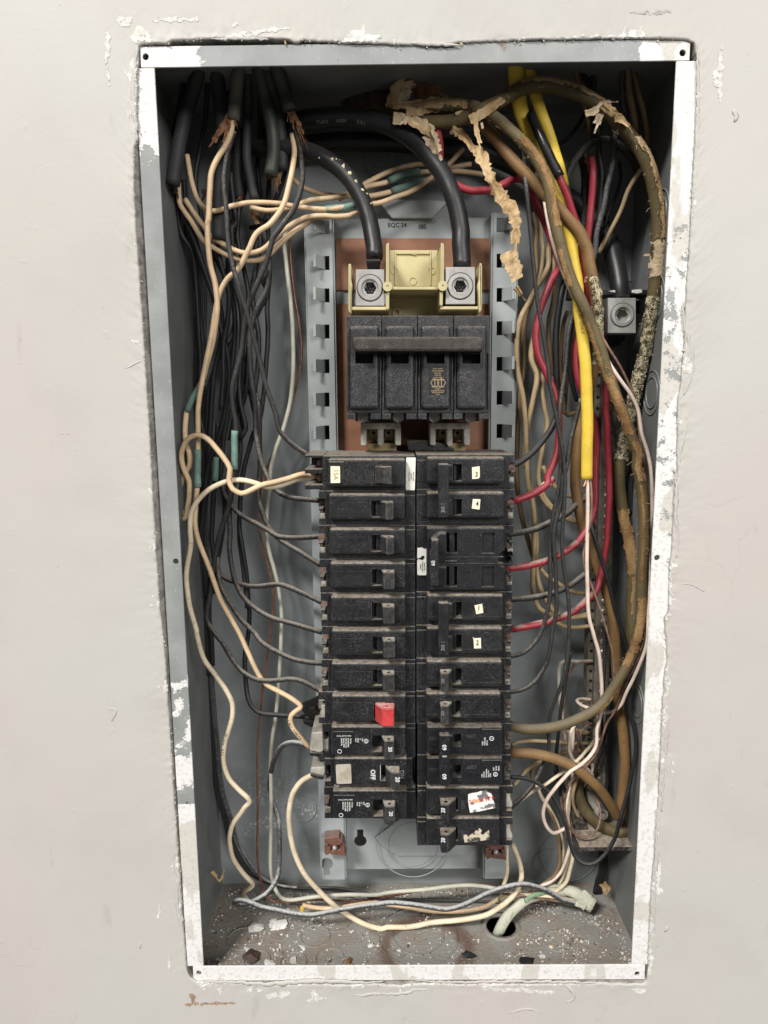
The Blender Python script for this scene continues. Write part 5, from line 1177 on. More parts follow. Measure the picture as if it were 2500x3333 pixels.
w8 = wire('cream_wire', M_cream, 16.5, 62, 'cream wire rising right behind the service cable with the lower green sleeve', 'A 985,1362,66 1100,1388 1230,1380 1350,1345 B 250,1308,62 400,1292 560,1275 740,1272,74 890,1238 1000,1205 1170,1150 1330,1075,84', cat='wire', group=G1); sleeve(w8, 'B 890,1238,76 1000,1203 1135,1160', 24, 76)
w9 = wire('cream_wire', M_cream, 16.5, 70, 'cream wire rising right behind the service cable with the upper green sleeve', 'B 100,1100,76 180,1190 290,1240 450,1272 600,1245 700,1205,76 860,1165 980,1112 1180,1085 1400,1085 1620,1112,90', cat='wire', group=G1); sleeve(w9, 'B 870,1160,77 980,1112 1110,1090', 24, 78)
wire('cream_wire', M_cream, 16.5, 68, 'uppermost cream wire crossing behind both service cables without a sleeve', 'B 480,1300,72 600,1235 690,1175 850,1098 1000,1050 1150,1025 1320,1055 1500,1030,92', cat='wire', group=G1)
wire('cream_wire', M_cream, 17, 56, 'cream wire sagging in a shallow loop below the black cables, inner one', 'A 480,1300,64 D 500,80 560,165 640,215,58 730,265 830,294 950,272 1050,185 1150,95 1300,20 1450,5 B 450,1432,54 560,1425 630,1398,60', cat='wire', group=G1)
wire('cream_wire', M_cream, 17, 60, 'cream wire sagging in a shallow loop below the black cables, outer one', 'A 428,1170,70 442,1330 530,1475 D 500,190,62 590,255 720,322 860,350 980,330 1080,232 1200,125 1310,55 B 200,1480,60 300,1440 420,1432,62', cat='wire', group=G1)
wire('grey_ivory_wire', M_grayivory, 13, 84, 'slim grey ivory wire hanging straight down left of the breakers to the floor', 'B 100,1500,88 D 1130,170,86 1150,450 1180,700 1196,950 1196,1200 1170,1450 1120,1640 H 1040,200,84 1000,380 985,600 962,800 960,1000 990,1200 1040,1380 1080,1550,80 1102,1750 1102,2000 I 1098,150 1092,450 1070,800 1050,1000 1018,1200 1002,1400 1003,1700 1003,2000 J 786,150,80 783,400 788,560 810,670,70 860,755 930,780 1100,758 1300,742 1600,740 K 100,508,64 300,490 500,468 620,472 720,492,70', cat='wire', group='ivory wires')
wire('copper_wire', M_copper, 7.5, 88, 'thin reddish copper wire beside the grey ivory wire', 'D 1165,150,90 1180,400 1210,650 1245,850 1262,1050 1240,1250 1200,1400 1150,1580 H 1060,120,90 1000,280 942,430 920,600 890,850 892,1000 930,1180 980,1350 1022,1520 1022,1750 1000,1950 I 1005,80 980,300 950,500 922,720 900,950 870,1250 868,1500 872,1800 872,2050 J 682,100,84 682,400 700,600 740,725 800,785 900,798 1100,780 1400,786 1600,770 K 50,535,70 200,510 400,480 600,462 740,492,74', cat='wire', group='bare copper wires')
w12 = wire('ivory_wire', M_white, 16.5, 44, 'ivory wire from the hooded breaker curving along the floor to the right', 'I 1440,1570,34 1380,1590 1290,1650 1215,1755 1182,1880 1180,2050 J 922,80,46 925,200 950,350 985,460 1050,590 1150,705 1250,800,54 1350,878 1500,960 1640,1000 K 0,672,46 100,692 220,692 350,668 500,655 620,632 700,590 760,545,50 805,490 826,420 810,330 775,240,74', cat='wire', group='ivory wires')
wire('ivory_wire', M_white, 13, 70, 'short ivory wire dropping beside the bottom clip into the floor bundle', 'K 752,230,78 745,300 748,400 725,480,70', cat='wire', group='ivory wires')
wy = wire('cream_wire', M_cream, 13, 60, 'cream wire on the floor with a yellow tip, passing under the ivory wire', 'J 1030,820,66 1150,842 1290,845 1420,822,64 1600,800 K 110,570 200,585 350,608 500,608 620,585 720,530 830,500,70', cat='wire', group=G1)
wire('tip', M_yellow, 15, 66, None, 'J 1032,830,66 1028,870', parent=wy); 

# black wires on the left
BL = [
 (M_blkdust, 16.5, 40, 'dusty black wire through a bright green sleeve, ending at the seventh left breaker', 'A 1320,740,54 1370,950 1385,1150 1330,1350 1230,1500,38 1150,1610 D 1090,105,36 1030,210 980,380,38 905,560 850,700 820,850 800,1040,44 750,1220 722,1360 735,1500 H 660,-40,46 645,200 637,400 620,560 592,720 540,900 480,1100 440,1350,54 410,1600 372,1800 392,1910,50 470,2020 I 420,175 520,270 620,440 720,560,44 850,635 960,648 1100,640 1200,632 1320,660 1400,702 1500,760,36'),
 (M_blkdust, 16.5, 32, 'dusty black wire slanting across the left gutter to the top breaker', 'A 860,780,50 808,950 780,1150 798,1400,34 D 675,-40 692,180 722,350 765,520,26 830,730 882,920 940,1130,30 992,1340 1060,1540 H 1085,10 1150,85 1250,172 1380,250,34'),
 (M_blk, 16.5, 66, 'black wire falling from the leftmost cable past the cream wires', 'A 430,1150,72 D 360,20 410,130 470,300 530,480 572,610,70 610,760 645,910 685,1060 702,1250 680,1450 640,1640 H 470,120 400,300 365,480 350,700 330,900 300,1100,92 320,1400,96 350,1800,98 I 370,200 390,600,98'),
 (M_blk, 15.5, 74, 'black wire behind the cream loop, second along the back panel', 'A 905,1290,80 D 765,120 772,220 812,400 850,600 845,760 820,900,76 800,1050 780,1250 790,1450 830,1650 H 700,80,74'),
 (M_blkdust, 16.5, 70, 'black wire running to the second left breaker under the ivory wires', 'A 1010,1280,80 D 1010,330,74 1005,500 985,600 930,700 880,830 860,980,66 870,1200 900,1450 H 850,20,64 870,150 905,300 960,450 1030,570 1130,642 1270,672 1480,692,36'),
 (M_blk, 15.5, 80, 'black wire hanging straight behind the crossing wires near the copper wire', 'A 1130,1110,86 D 1000,80,82 1010,300 1012,480 995,700 1000,900 990,1100 972,1350 930,1600 H 830,30,82 770,250 730,420 708,600 698,800 690,950 722,1150 760,1400 778,1650 790,1800 778,2000 I 770,250,78 748,400 750,600 772,800 815,905,62 890,962 1050,985 1250,1000 1400,1018 1490,1045,38'),
 (M_blkdust, 16.5, 66, 'dusty black wire running down to the fourth left breaker', 'D 885,1250,84 905,1380,80 930,1500,76 H 895,330,74 885,500 880,640 905,760 962,915,60 1045,1035 1150,1118 1300,1208 1490,1325,36'),
 (M_blkdust, 16.5, 66, 'dusty black wire starting behind the green sleeve and reaching the third left breaker', 'H 520,420,84 540,620 610,740,74 710,835 850,912,60 970,985 1070,1042 1200,1058 1350,1055 1510,1042,36'),
 (M_blkdust, 16.5, 60, 'dusty black wire bowing down to the sixth left breaker', 'H 588,700,80 600,1000 592,1150 620,1350 662,1500,66 742,1650 870,1768 1000,1838,52 1150,1880 1300,1922 1500,1985,36'),
 (M_blkdust, 16.5, 58, 'dusty black wire bowing down to the seventh left breaker, lowest but two', 'H 470,1250,80 490,1420 525,1560 600,1700,64 702,1850 850,2000 I 760,120 900,262,50 1050,362 1200,430 1350,466 1510,482,36'),
 (M_blkdust, 16.5, 62, 'dusty black wire nearly level into the fifth left breaker', 'H 480,1390,82 560,1458,72 650,1492 780,1530 900,1535,60 1000,1520 1110,1518 1250,1572 1400,1642 1520,1700,36'),
 (M_blk, 16.5, 78, 'black wire with a dull green sleeve behind the cream loop', 'H 480,-80,84 468,200 458,380 445,600 432,850 418,1050 445,1260 470,1450,84 440,1600'),
 (M_blk, 16.5, 84, 'black wire close to the left back corner, wavy', 'D 690,500,80 735,680 748,860 740,1000 720,1200 715,1400 H 540,50,82 520,300 510,480 535,620 555,760'),
 (M_blk, 16.5, 82, 'black wire curving under the fork in the left gutter', 'D 748,800,90 738,880,86 705,960,80 640,1060 592,1180 570,1400 560,1600 H 400,100,84 390,300 372,500 350,750 330,1000,92 310,1250,96'),
 (M_blk, 15.5, 86, 'black wire just right of the fork behind the long slanting wire', 'D 800,1050,84 830,1200 860,1350 900,1550 H 880,0,86 890,120 895,300,82'),
 (M_blk, 15.5, 78, 'dark wire ending in the left gutter short of the crossing', 'D 470,20,74 520,160 600,330 650,440 700,520,80 720,700,84'),
 (M_blk, 15.5, 76, 'dark wire leaving the slim black cable, seen between the cream loops', 'A 960,1150,80 930,1280 890,1420 880,1560 D 700,300,82 690,420 695,520'),
 (M_blk, 15.5, 80, 'dark wire behind the long dusty wire, parallel to it', 'D 1000,440,78 965,520 1000,600,80 940,720 880,860 850,1040 840,1250 820,1400 770,1580 H 700,40,82 620,300 580,600 545,820'),
 (M_blk, 17, 62, 'black wire dropping from the second cable behind the first cream wire', 'A 760,1150,72 740,1350 720,1500 D 600,120,64 620,300 665,480 700,620 690,800,72 660,1000 655,1250 640,1500'),
 (M_blk, 17, 66, 'black wire dropping beside the split black cable', 'A 830,1100,74 850,1300 870,1500 D 720,100,66 735,300 740,520 790,700 800,900,74 790,1150 770,1400 H 600,100,84'),
 (M_blk, 17, 70, 'black wire dropping from the slim cable, bowing right', 'A 990,1200,78 1040,1400 1060,1560 D 960,60,74 940,250 900,450 880,600 900,760,78 930,950 920,1200 880,1450'),
 (M_blk, 16, 78, 'black wire under the leftmost cable end, running down by the wall', 'A 395,1150,76 420,1350 450,1560 D 420,300,82 450,600 470,900 480,1200 470,1500 H 380,250,90 360,600'),
 (M_blk, 15, 92, 'black wire nearest the bundle, hanging straight by the cream loop', 'A 470,1150,84 480,1350 500,1600 D 430,300,90 470,700 500,1000 490,1300 480,1600 H 345,300,96 330,600 325,900 345,1300 370,1650'),
 (M_blk, 15, 88, 'black wire close behind the green sleeve of the cream wire', 'D 560,300,84 600,560 650,800 640,950 600,1150 545,1350 530,1600 H 365,50,90 400,400 370,620 345,850'),
 (M_blk, 15.5, 84, 'black wire straightening down between the fork and the slanting wire', 'D 820,820,80 800,1000 812,1180 790,1400 800,1600 H 700,60,84 690,300 640,520 600,720,84'),
 (M_blk, 15, 90, 'black wire dipping behind the lower cream wire in the left gutter', 'H 560,780,88 530,950 500,1150 470,1300 430,1450 400,1650 395,1850 I 420,250,92 430,500'),
 (M_blkdust, 15, 76, 'short dusty wire bending behind the seventh breaker feed', 'H 690,950,84 700,1150 735,1400 760,1600 770,1750'),
]
for i, (m, w, d, l, s) in enumerate(BL):
    o = wire('black_wire', m, w, d, l, s, cat='wire', group=G2)
    if i == 0: sleeve(o, 'H 648,5,46 642,100 645,200 642,385', 23, 46)
    if i == 11: sleeve(o, 'H 465,265,82 460,380 455,500', 20, 80)
for i in range(5):
    wire('black_wire', M_blk if i < 3 else M_blksilver, 10, 101, ('bundled black wire in the left back corner, nearest the side wall', 'bundled black wire in the left back corner, second from the wall', 'bundled black wire in the left back corner, third from the wall', 'plaster dusted bundled wire in the left back corner, fourth from the wall', 'plaster dusted bundled wire in the left back corner, farthest from the wall')[i],
         'A %d,1250,99 D %d,450,102 %d,900 %d,1400 H %d,500,102 %d,1200 %d,1900 I %d,300 %d,700 %d,1200 %d,1700 J %d,150 %d,330,100 %d,470 %d,590,97 %d,660 %d,690,94 1300,%d K 150,%d,90 400,%d 700,%d 900,%d 1120,%d,84' %
         (420+i*10, 455+i*13, 448+i*16, 446+i*16, 300+i*16, 300+i*20, 318+i*20, 352+i*15, 362+i*18, 408+i*17, 455+i*18, 425+i*14, 468+i*16, 540+i*16, 640+i*14, 800+i*5, 1000, 688+i*10, 540+i*9, 548+i*9, 560+i*9, 575+i*8, 588+i*6), cat='wire', group='bundled black wires round the bottom')
fl = wire('black_wire', M_blksilver, 16, 52, 'plaster dusted black wire from the hooded breaker looping on the floor', 'I 1400,1310,36 1290,1265 1180,1260 1100,1300 1050,1385,58 1012,1500 990,1700,82 1030,1860 1075,2000 J 812,80,82 850,210 850,500 835,610 780,705,56 700,765 620,800 545,812 508,805,44 520,785 600,790,42 700,830,42 800,852 950,882 1100,895 1300,860 1600,812 K 0,570,52 150,560 290,578 420,596 520,570 650,508 760,472,44 850,462 950,490 1050,545 1150,572,64', cat='wire', group='wires lying along the floor')
# taped joint
tp = wire('tape_wrap', M_tape, 62, 36, 'shiny black tape flag around a cream wire left of the red toggle breaker', 'I 1310,905,40 1380,935,36 1480,960,40', cat='tape', flat=2.2, rough=.2, taper=lambda u: .45+.8*u)
bm = bmesh.new(); ppoly(bm, 'I', [(1320,860),(1380,840),(1465,800),(1470,900),(1330,930)], 34, 36, .0006); ppoly(bm, 'I', [(1310,1040),(1470,1050),(1470,1140),(1330,1080)], 36, 38, .0006); from_bm('tape_flap', bm, M_tape, tp)

# tan wires on the right
TN = [
 (M_tan, 17, 62, 'tan wire bowing out furthest left beside the right rail', 'C 605,1380,74 592,1490 F 440,150,66 390,250 300,410 225,560 195,750 202,950 240,1150 262,1350 272,1600 L 280,150,70 322,350 330,600 318,850 322,1000,66 365,1130 450,1185 560,1210 750,1195,78'),
 (M_tan, 17, 66, 'tan wire just inside the outermost tan one', 'C 640,1330,76 F 470,200,70 410,400 350,600 310,780,68 308,880 350,1000 330,1150 290,1330 262,1500 255,1700 L 275,60,74 315,300 345,600 345,830 370,960,74 430,1090 520,1190 620,1205 760,1180,80'),
 (M_tandark, 16, 78, 'brownish tan wire in the shadow behind the two outer tan wires', 'C 480,1230,80 505,1350 F 340,30,78 345,200 310,420 262,540 250,720 245,950 215,1150 205,1400 195,1700 L 195,150,80 220,350 250,500 290,640 330,770,84'),
 (M_tan, 14, 74, 'tan wire hanging from the brown tangle at the top right, behind the black wire', 'C 530,1250,78 545,1400 F 400,30,74 385,200 340,340 290,460'),
 (M_tan, 15, 72, 'tan wire joining the neutral bar at its highest visible screw', 'F 405,900,84 395,1000,82 392,1120,76 410,1260 430,1380 395,1550 362,1750 L 350,80,74 375,200 420,300 520,400 640,470,82 780,440'),
 (M_tan, 14, 76, 'tan wire curving behind the dusty red wire near the breaker numbered 4', 'L 395,40,78 430,120 490,200 560,262 640,275,84 780,260'),
 (M_tan, 14, 74, 'tan wire parallel below it, curving into the neutral bar', 'L 370,250,76 410,320 470,375 560,420 700,480,86'),
 (M_tandark, 15, 80, 'dark tan wire behind the slim black wires midway down', 'C 620,1480,80 F 480,400,82 440,600 450,820 470,1000,84'),
 (M_tandark, 14, 80, 'brown wire between the black wires left of the yellow cable', 'F 590,500,74 555,600 535,800 540,1000 560,1150,80'),
 (M_tan, 14, 82, 'tan wire low in the loop near the breaker numbered 1', 'L 380,830,80 430,890 540,960 620,1005 720,1025 800,1020,88'),
 (M_tan, 14, 80, 'lowest tan wire entering the neutral bar beneath the dusty red wire', 'L 500,1240,76 560,1275 650,1285 790,1270,84'),
 (M_tandark, 15, 86, 'dull tan wire in the gap above the neutral lug', 'C 830,830,84 870,1000 F 560,1280,88 640,1290 700,1280'),
 (M_tan, 15, 60, 'tan wire slanting down left from the olive cable at the top right', 'C 1235,915,54 1195,965,56 1130,1080 1080,1220 1000,1370 930,1500,70'),
 (M_tan, 12, 82, 'tan wire running level to the neutral bar below the big grey cable', 'G 75,900,70 120,875 250,860 420,870 600,880 770,885,84'),
 (M_tan, 13, 78, 'tan wire slanting from the neutral bar behind the brown cable to the lowest breakers', 'G 770,935,86 600,960,84 440,985 300,1060 200,1130 90,1260,50'),
 (M_tan, 11, 82, 'short tan wire end above the level one at the neutral bar', 'G 770,795,86 690,770 600,790'),
]
for m, w, d, l, s in TN: wire('tan_wire', m, w, d, l, s, cat='wire', group=G5)
# white and copper wires on the right
wa = wire('white_wire', M_pink, 12, 28, 'white wire leaving the cut yellow cable and looping low beside the neutral bar', 'F 735,1780,31 L 740,200,31 742,400 736,700 740,1000 752,1200,32 792,1350 832,1500 848,1700 852,1880 G 878,400,40 885,490 868,640,46 840,760 832,900,40 780,990 690,1075 600,1135 470,1275,34 385,1400 355,1520 385,1630 450,1690 520,1665 575,1630,60', cat='wire', group='white wires')
wire('copper_wire', M_oldcopper, 7, 26, 'brown bare wire twisting beside the white wire from the yellow cable', 'F 760,1780,31 L 772,250,29 768,420 735,600 708,720 722,850 762,940 805,1050 850,1180 900,1350 940,1520 942,1750,40', cat='wire', group='bare copper wires')
wire('copper_wire', M_copperbright, 7, 28, 'short bright copper stub at the end of the yellow cable', 'F 725,1780,30 L 722,170 702,215,28', cat='wire', group='bare copper wires')
wire('white_wire', M_pink, 12, 24, 'long white wire following the torn grey olive cable down the right side', 'C 565,1150,40 600,1340,30 645,1510 F 490,60,26 535,160 575,270 640,420,46 740,560 850,790,26 900,890 975,1010 1065,1135 1130,1265 1160,1450 1205,1600 1235,1800,34 L 1235,100 1236,500,44 1225,900 1210,1200 1200,1400,36 1130,1600 1040,1790 G 1120,430,36 1055,540 985,595 880,605 780,570,56 700,540 658,500 690,484 790,490,76', cat='wire', group='white wires')
wire('copper_wire', M_oldcopper, 8, 40, 'brown bare wire hugging the white one at the right edge', 'F 740,480,50 880,750,40 1000,950 1090,1150 1130,1350,44 L 1235,680,44 1195,850 1190,1050 1185,1250 1165,1400 1100,1590,42 1020,1740 G 1000,590,46 930,700 880,850,50 830,980 720,1110 610,1225,50 560,1350 548,1480 590,1640 680,1722 780,1722 850,1640,54 872,1520 855,1430 825,1380,66', cat='wire', group='bare copper wires')
wire('ivory_wire', M_grayivory, 12, 82, 'grey ivory wire bent square at the neutral bar, running down to the floor', 'G 800,145,86 680,148 570,145 515,160 498,230 498,350 505,520 530,660 548,800 562,1000 556,1200 552,1350 580,1500,84 608,1650 612,1800 590,1950 545,2120 500,2250 K 1040,500,74', cat='wire', group='ivory wires')
wire('copper_wire', M_oldcopper, 8, 80, 'reddish bare wire bent square beside the grey ivory wire', 'G 800,152,85 690,152 635,175 600,235 560,340 545,500 540,700 525,850 525,1100 515,1350,84 540,1600 570,1750', cat='wire', group='bare copper wires')
wire('white_wire', M_pink, 11, 70, 'white wire dropping behind the brown cable by the neutral bar', 'G 630,680,80 622,900 612,1000 615,1200 600,1400,78 580,1550 600,1750 570,1900,76 520,2030 420,2130 330,2170 K 900,530,70', cat='wire', group='white wires')
wire('copper_wire', M_oldcopper, 7, 72, 'thin bare wire looping behind the brown cable', 'G 655,745,80 680,880 715,1010 720,1040,76', cat='wire', group='bare copper wires')
wire('white_wire', M_white, 12, 76, 'dull white wire dropping along the breakers under the black loop', 'G 290,1250,70 340,1370 400,1450 460,1560 505,1680 530,1800,80 520,1950 450,2080 350,2160 K 860,520,74', cat='wire', group='white wires')
wire('copper_wire', M_tandark, 11, 78, 'dark brown wire beside it in the lower right corner', 'G 380,1430,74 450,1580 490,1720 500,1850 495,1980 430,2100 300,2190 K 830,540,74', cat='wire', group='bare copper wires')
wire('ivory_wire', M_white, 11, 72, 'ivory wire on the floor bending from the bundle towards the white sheath', 'K 705,545,62 720,525 860,520,56 1000,530 1110,552 1160,565,70', cat='wire', group='ivory wires')
wire('copper_wire', M_oldcopper, 8, 58, 'brown bare wire lying over the green lettered cable on the floor', 'K 720,515,60 800,518,54 900,535 1000,548 1120,568,68', cat='wire', group='bare copper wires')

wire('white_wire', M_pink, 11, 60, 'white wire hooked over the lower brown cable towards the neutral bar', 'G 770,520,80 720,500 690,515 700,560 760,600,64 830,610 860,660,60 850,800 800,900 740,960,80', cat='wire', group='white wires')
wire('white_wire', M_white, 11, 76, 'dull white wire descending from the neutral bar behind the copper loop', 'G 790,1060,84 800,1120 780,1180 700,1290 640,1400 610,1560 600,1700,80 585,1880 530,2080 470,2200', cat='wire', group='white wires')
wire('white_wire', M_grayivory, 11, 74, 'greyish white wire rising from the floor bundle beside the bottom right clip', 'G 640,1180,80 600,1300 590,1450 600,1600 615,1760,84 590,1960 480,2140 400,2220', cat='wire', group='white wires')
wire('tan_wire', M_tan, 11, 84, 'thin tan wire level across to the neutral bar under the big grey cable', 'G 560,780,80 640,775 720,790 780,800,88', cat='wire', group=G5)
for i, (n, m, w, d, l, q) in enumerate([
 ('white_wire', M_pink, 11, 58, 'white wire looping from the neutral bar under the grey olive cable and back up', 'G 800,620,80 730,640 650,700 600,800,58 590,940 640,1040 740,1100 810,1180,78'),
 ('white_wire', M_white, 11, 56, 'white wire slanting from the screw column down to the breaker edge at the lower right', 'G 830,840,78 760,930 660,1040,56 500,1160 360,1260 240,1330 120,1420,60'),
 ('tan_wire', M_tan, 11, 70, 'tan wire bending round below the neutral bar screws into the foot', 'G 810,930,80 760,1010 700,1120 640,1260,68 620,1400 660,1520 720,1600,78'),
 ('black_wire', M_blk, 12, 66, 'thin black wire behind the white loop at the lower right', 'G 600,60,70 560,300 520,520 500,700,66 480,900 470,1050 500,1200 560,1330 600,1450,82'),
 ('black_wire', M_blkdust, 12, 68, 'dusty thin black wire hanging down beside the screw column', 'G 900,-200,74 905,150 890,450 880,700,66 905,950 930,1200 910,1380,84'),
 ('black_wire', M_blk, 12, 72, 'thin black wire passing behind the brown cable near the right wall', 'G 960,300,76 940,600 900,850 860,1000,72 820,1150 790,1300,84'),
 ('copper_wire', M_oldcopper, 7, 64, 'short reddish bare wire crossing the white loops at the lower right', 'G 800,700,80 740,730 690,800,64 660,950 700,1060 760,1120,78'),
 ('tan_wire', M_tandark, 13, 72, 'dark tan wire slanting behind the white wires in the lower right corner', 'G 290,1060,66 250,1150 300,1290 380,1430 450,1570,80 500,1700 530,1850'),
 ('white_wire', M_white, 12, 60, 'dull white wire crossing the black loop toward the floor sheath', 'G 600,1220,74 570,1380 560,1560,58 590,1740 620,1880 600,2000 560,2130 K 1000,510,70')]): wire(n, m, w, d, l, q, cat='wire', group='wires tangled at the neutral bar')
# black wires on the right
BR = [
 (M_blkdust, 13, 22, 'long dusty black wire falling in front of everything to the second lowest right breaker', 'C 400,690,62 418,830,54 440,1050,34 462,1280 485,1530 F 315,60,26 335,260 362,480 400,700 432,900 455,1100 505,1350 550,1600 568,1800 L 558,50,24 562,300 545,560 550,760 572,920 598,1120 600,1300 588,1480 G 530,310,30 480,450 425,590 405,750 402,930 350,1085,46 275,1235 170,1365 60,1450,40'),
 (M_blk, 21, 46, 'thick black wire curving into the top breaker numbered 3', 'F 600,180,66 548,330,60 510,540 495,780 502,1000 515,1180,56 500,1320 450,1430,50 360,1545 260,1640 150,1705,36'),
 (M_blkdust, 14, 34, 'dusty black wire ending just above the single breaker below number 2', 'F 640,480,60 592,680 575,900 545,1120 522,1320,40 L 535,60,36 505,270 475,420 460,560 450,720 455,900 448,1060,36 420,1200 372,1350 290,1450 220,1492 130,1512,36'),
 (M_blkdust, 14, 32, 'dusty black wire ending at the lower single breaker of the right column', 'F 690,1180,44 650,1350 612,1500 580,1700,38 L 560,120,34 530,350 490,490 478,610 492,800 502,1000 500,1160,34 470,1310 448,1450 420,1570 345,1692 250,1760 130,1788,36'),
 (M_blkdust, 21, 50, 'thick fluffy dusty black wire into the upper pole of the wide breaker', 'L 720,290,70 640,350,66 560,420,56 440,482 330,528 230,552 120,565,36'),
 (M_blkdust, 20, 50, 'thick dusty black wire into the breaker numbered 1', 'L 740,860,66 630,945,58 530,998 420,1032 300,1055 130,1070,36'),
 (M_blk, 13, 34, 'black wire making the big hanging loop at the lower right', 'L 765,480,50 795,600,46 850,770 905,950 955,1150 1000,1300 1045,1440 1075,1570 G 1110,120,48 1135,350 1140,600,46 1170,750 1188,900 1178,1020 1140,1220 1100,1380 1050,1550,36 1005,1720 920,1870 810,1965,34 710,1962 635,1890 595,1770 550,1600 510,1490 450,1375 350,1275,44 240,1210 130,1190 50,1188,40'),
 (M_blkdust, 12, 56, 'dusty black wire end slanting across below the brown cable', 'G 380,1040,54 320,1160 240,1290 160,1380 60,1470,40'),
 (M_blk, 12, 60, 'black wire running straight down the right wall behind the olive cable', 'F 1275,900,84 1245,1150 1212,1350 1195,1550,88 L 1080,60,88 1060,300 G 1130,300,84 1140,600 1150,700'),
 (M_blkdust, 22, 60, 'thick grey black wire arching over at the top right', 'F 760,520,70 720,300,70 C 712,1050,64 735,940 795,840 875,762 960,732 1050,758 1140,840,58 1200,960,70'),
 (M_blk, 17, 58, 'speckled black wire hanging second from the tangle at the top right', 'C 880,500,72 920,660,60 935,850 952,1000 940,1200 905,1400 F 700,160,66 690,320'),
 (M_blksilver, 17, 54, 'plaster speckled black wire hanging below the olive arch', 'C 1000,560,66 1032,700,56 1025,880 990,1050 962,1200 920,1360 900,1520 F 770,50,62 720,220'),
 (M_blk, 10, 70, 'thin dark wire bowing between the two speckled wires', 'C 1070,880,72 1078,1000 1050,1110 1005,1220 965,1340,76'),
 (M_blk, 13, 74, 'dark wire bending left from the tangle behind the yellow cable', 'C 860,480,80 835,550 790,640 720,725 640,780,84'),
 (M_blkdust, 24, 78, 'wide dark dusty cable hanging behind the red wire at the top right', 'C 800,820,84 835,950 835,1150 820,1350 F 640,60,82 620,250 600,420,80'),
 (M_blk, 16, 80, 'dark wire standing behind the yellow cable at mid height', 'F 630,560,78 600,720 595,900 620,1050 660,1200,78'),
 (M_blk, 12, 96, 'dark wire dropping from the neutral bracket to the floor, left one', 'G 860,1780,96 870,1900 872,2010 840,2120 815,2230'),
 (M_blk, 12, 96, 'dark wire dropping from the neutral bracket to the floor, middle one', 'G 890,1780,97 895,1900 893,2010 865,2120 835,2230'),
 (M_blk, 12, 97, 'dark wire dropping from the neutral bracket to the floor, right one', 'G 915,1780,98 918,1900 912,2020 890,2130 860,2230'),
 (M_blk, 10, 72, 'short black wire end beside the ivory wire under the brown cable', 'G 455,1110,78 475,1180 500,1250 510,1350,82'),
 (M_blk, 26, 70, 'thick dark cable pressed into the right back corner', 'C 1290,1180,80 1360,1500 F 1290,500,84 1290,800 1255,1050 1220,1300 1205,1480,86 L 1080,150,88 1070,400'),
]
for m, w, d, l, s in BR: wire('black_wire', m, w, d, l, s, cat='wire', group=G6, rough=.05 if m in (M_blkdust, M_blksilver) else .02)
# dusty dark tangle at the top right
for i, (l, s, w, m) in enumerate([
 ('dark brown strand leftmost in the tangle at the top right', 'C 760,140,34 770,250,40 800,380 840,520 870,680,70', 15, M_tandark),
 ('dark grey strand in the tangle at the top right, behind the arch', 'C 800,140,36 830,300,48 870,380 880,520 850,650,80', 18, M_blk),
 ('greyish strand right of the dark brown one in the top right tangle', 'C 850,140,38 890,280,48 900,420 905,560 890,760,82', 16, M_blkdust),
 ('speckled strand furthest left of the right bundle at the top right', 'C 1080,140,34 1090,250,42 1090,420 1110,560 1130,700,66', 18, M_blksilver),
 ('brown paper covered strand in the right bundle at the top right', 'C 1110,140,32 1130,280,42 1140,420 1165,560 1185,700,60', 20, M_tandark),
 ('grey brown wire rightmost at the top right, bowing along the wall', 'C 1120,140,36 1160,280,46 1200,420 1235,560 1255,680 1255,790 1235,920,66', 17, M_tandark),
 ('thin grey strand between the two bundles at the top right', 'C 1010,480,76 960,560 940,680 930,760', 8, M_blkdust)]): wire('dark_wire', m, w, 70, l, s, cat='wire', group='dark strands at the top right', rough=.12)
for i, s in enumerate(['C 880,830,70 870,900 860,970', 'C 850,870,72 855,950', 'C 480,900,56 490,950 475,1010', 'C 880,600,70 850,700 830,740']): shred('frayed_paper', s, 70, 16, M_paperbrown, None, 200+i, .9, label=('brown paper tatter above the right red wire', 'small brown paper tatter left of the red wire end', 'brown paper tatter beside the torn grey olive cable', 'brown paper tatter under the olive arch')[i], cat='paper scrap')

# ------------------------------------------------------------------ neutral bar and brackets
M_dirtybar = dusty('dirty_bar', (.17, .155, .125), .55, .5, .2, 900, metal=.2, haze=.4, dustcol=(.16, .125, .085), var=.35)
nb = empty('neutral_bar', 'dusty metal neutral bar with a column of screws down the right side', 'neutral bar')
top, bot = fat('F', 925, 770, .083), fat('G', 850, 1420, .083)
def along(u): return top.lerp(bot, u)
bm = bmesh.new()
xa, xb = -.0062, .0062
f4 = [top+V((xa,0,0)), top+V((xb,0,0)), bot+V((xb,0,0)), bot+V((xa,0,0))]; prism(bm, f4, .098, .0006)
f4 = [top+V((xa-.005,.004,0)), top+V((xa-.0003,.004,0)), bot+V((xa-.0003,.004,0)), bot+V((xa-.005,.004,0))]; prism(bm, f4, .1, .0005)
from_bm('bar', bm, M_dirtybar, nb)
n = 44
for i in range(n):
    c = along((i+.5)/n); bm = bmesh.new(); bmesh.ops.create_uvsphere(bm, u_segments=12, v_segments=6, radius=.0031, matrix=Matrix.Translation(c) @ Matrix.Scale(.55, 4, (0, 1, 0)))
    s = from_bm('screw', bm, M_screw, nb, True); q = bmesh.new(); a = random.random()*3; box3(q, -.004, .004, -.004, -.0010, -.0004, .0004); q.transform(Matrix.Translation(c) @ Matrix.Rotation(a, 4, 'Y')); cut(s, [q])
    bm = bmesh.new(); cyl(bm, c+V((xa-.0024, 0, 0)), .0013, .0865, .09, 10); from_bm('wire_hole_disc', bm, M_dark, nb)  # solid near-black disc on the bar; the hole's shade is its colour
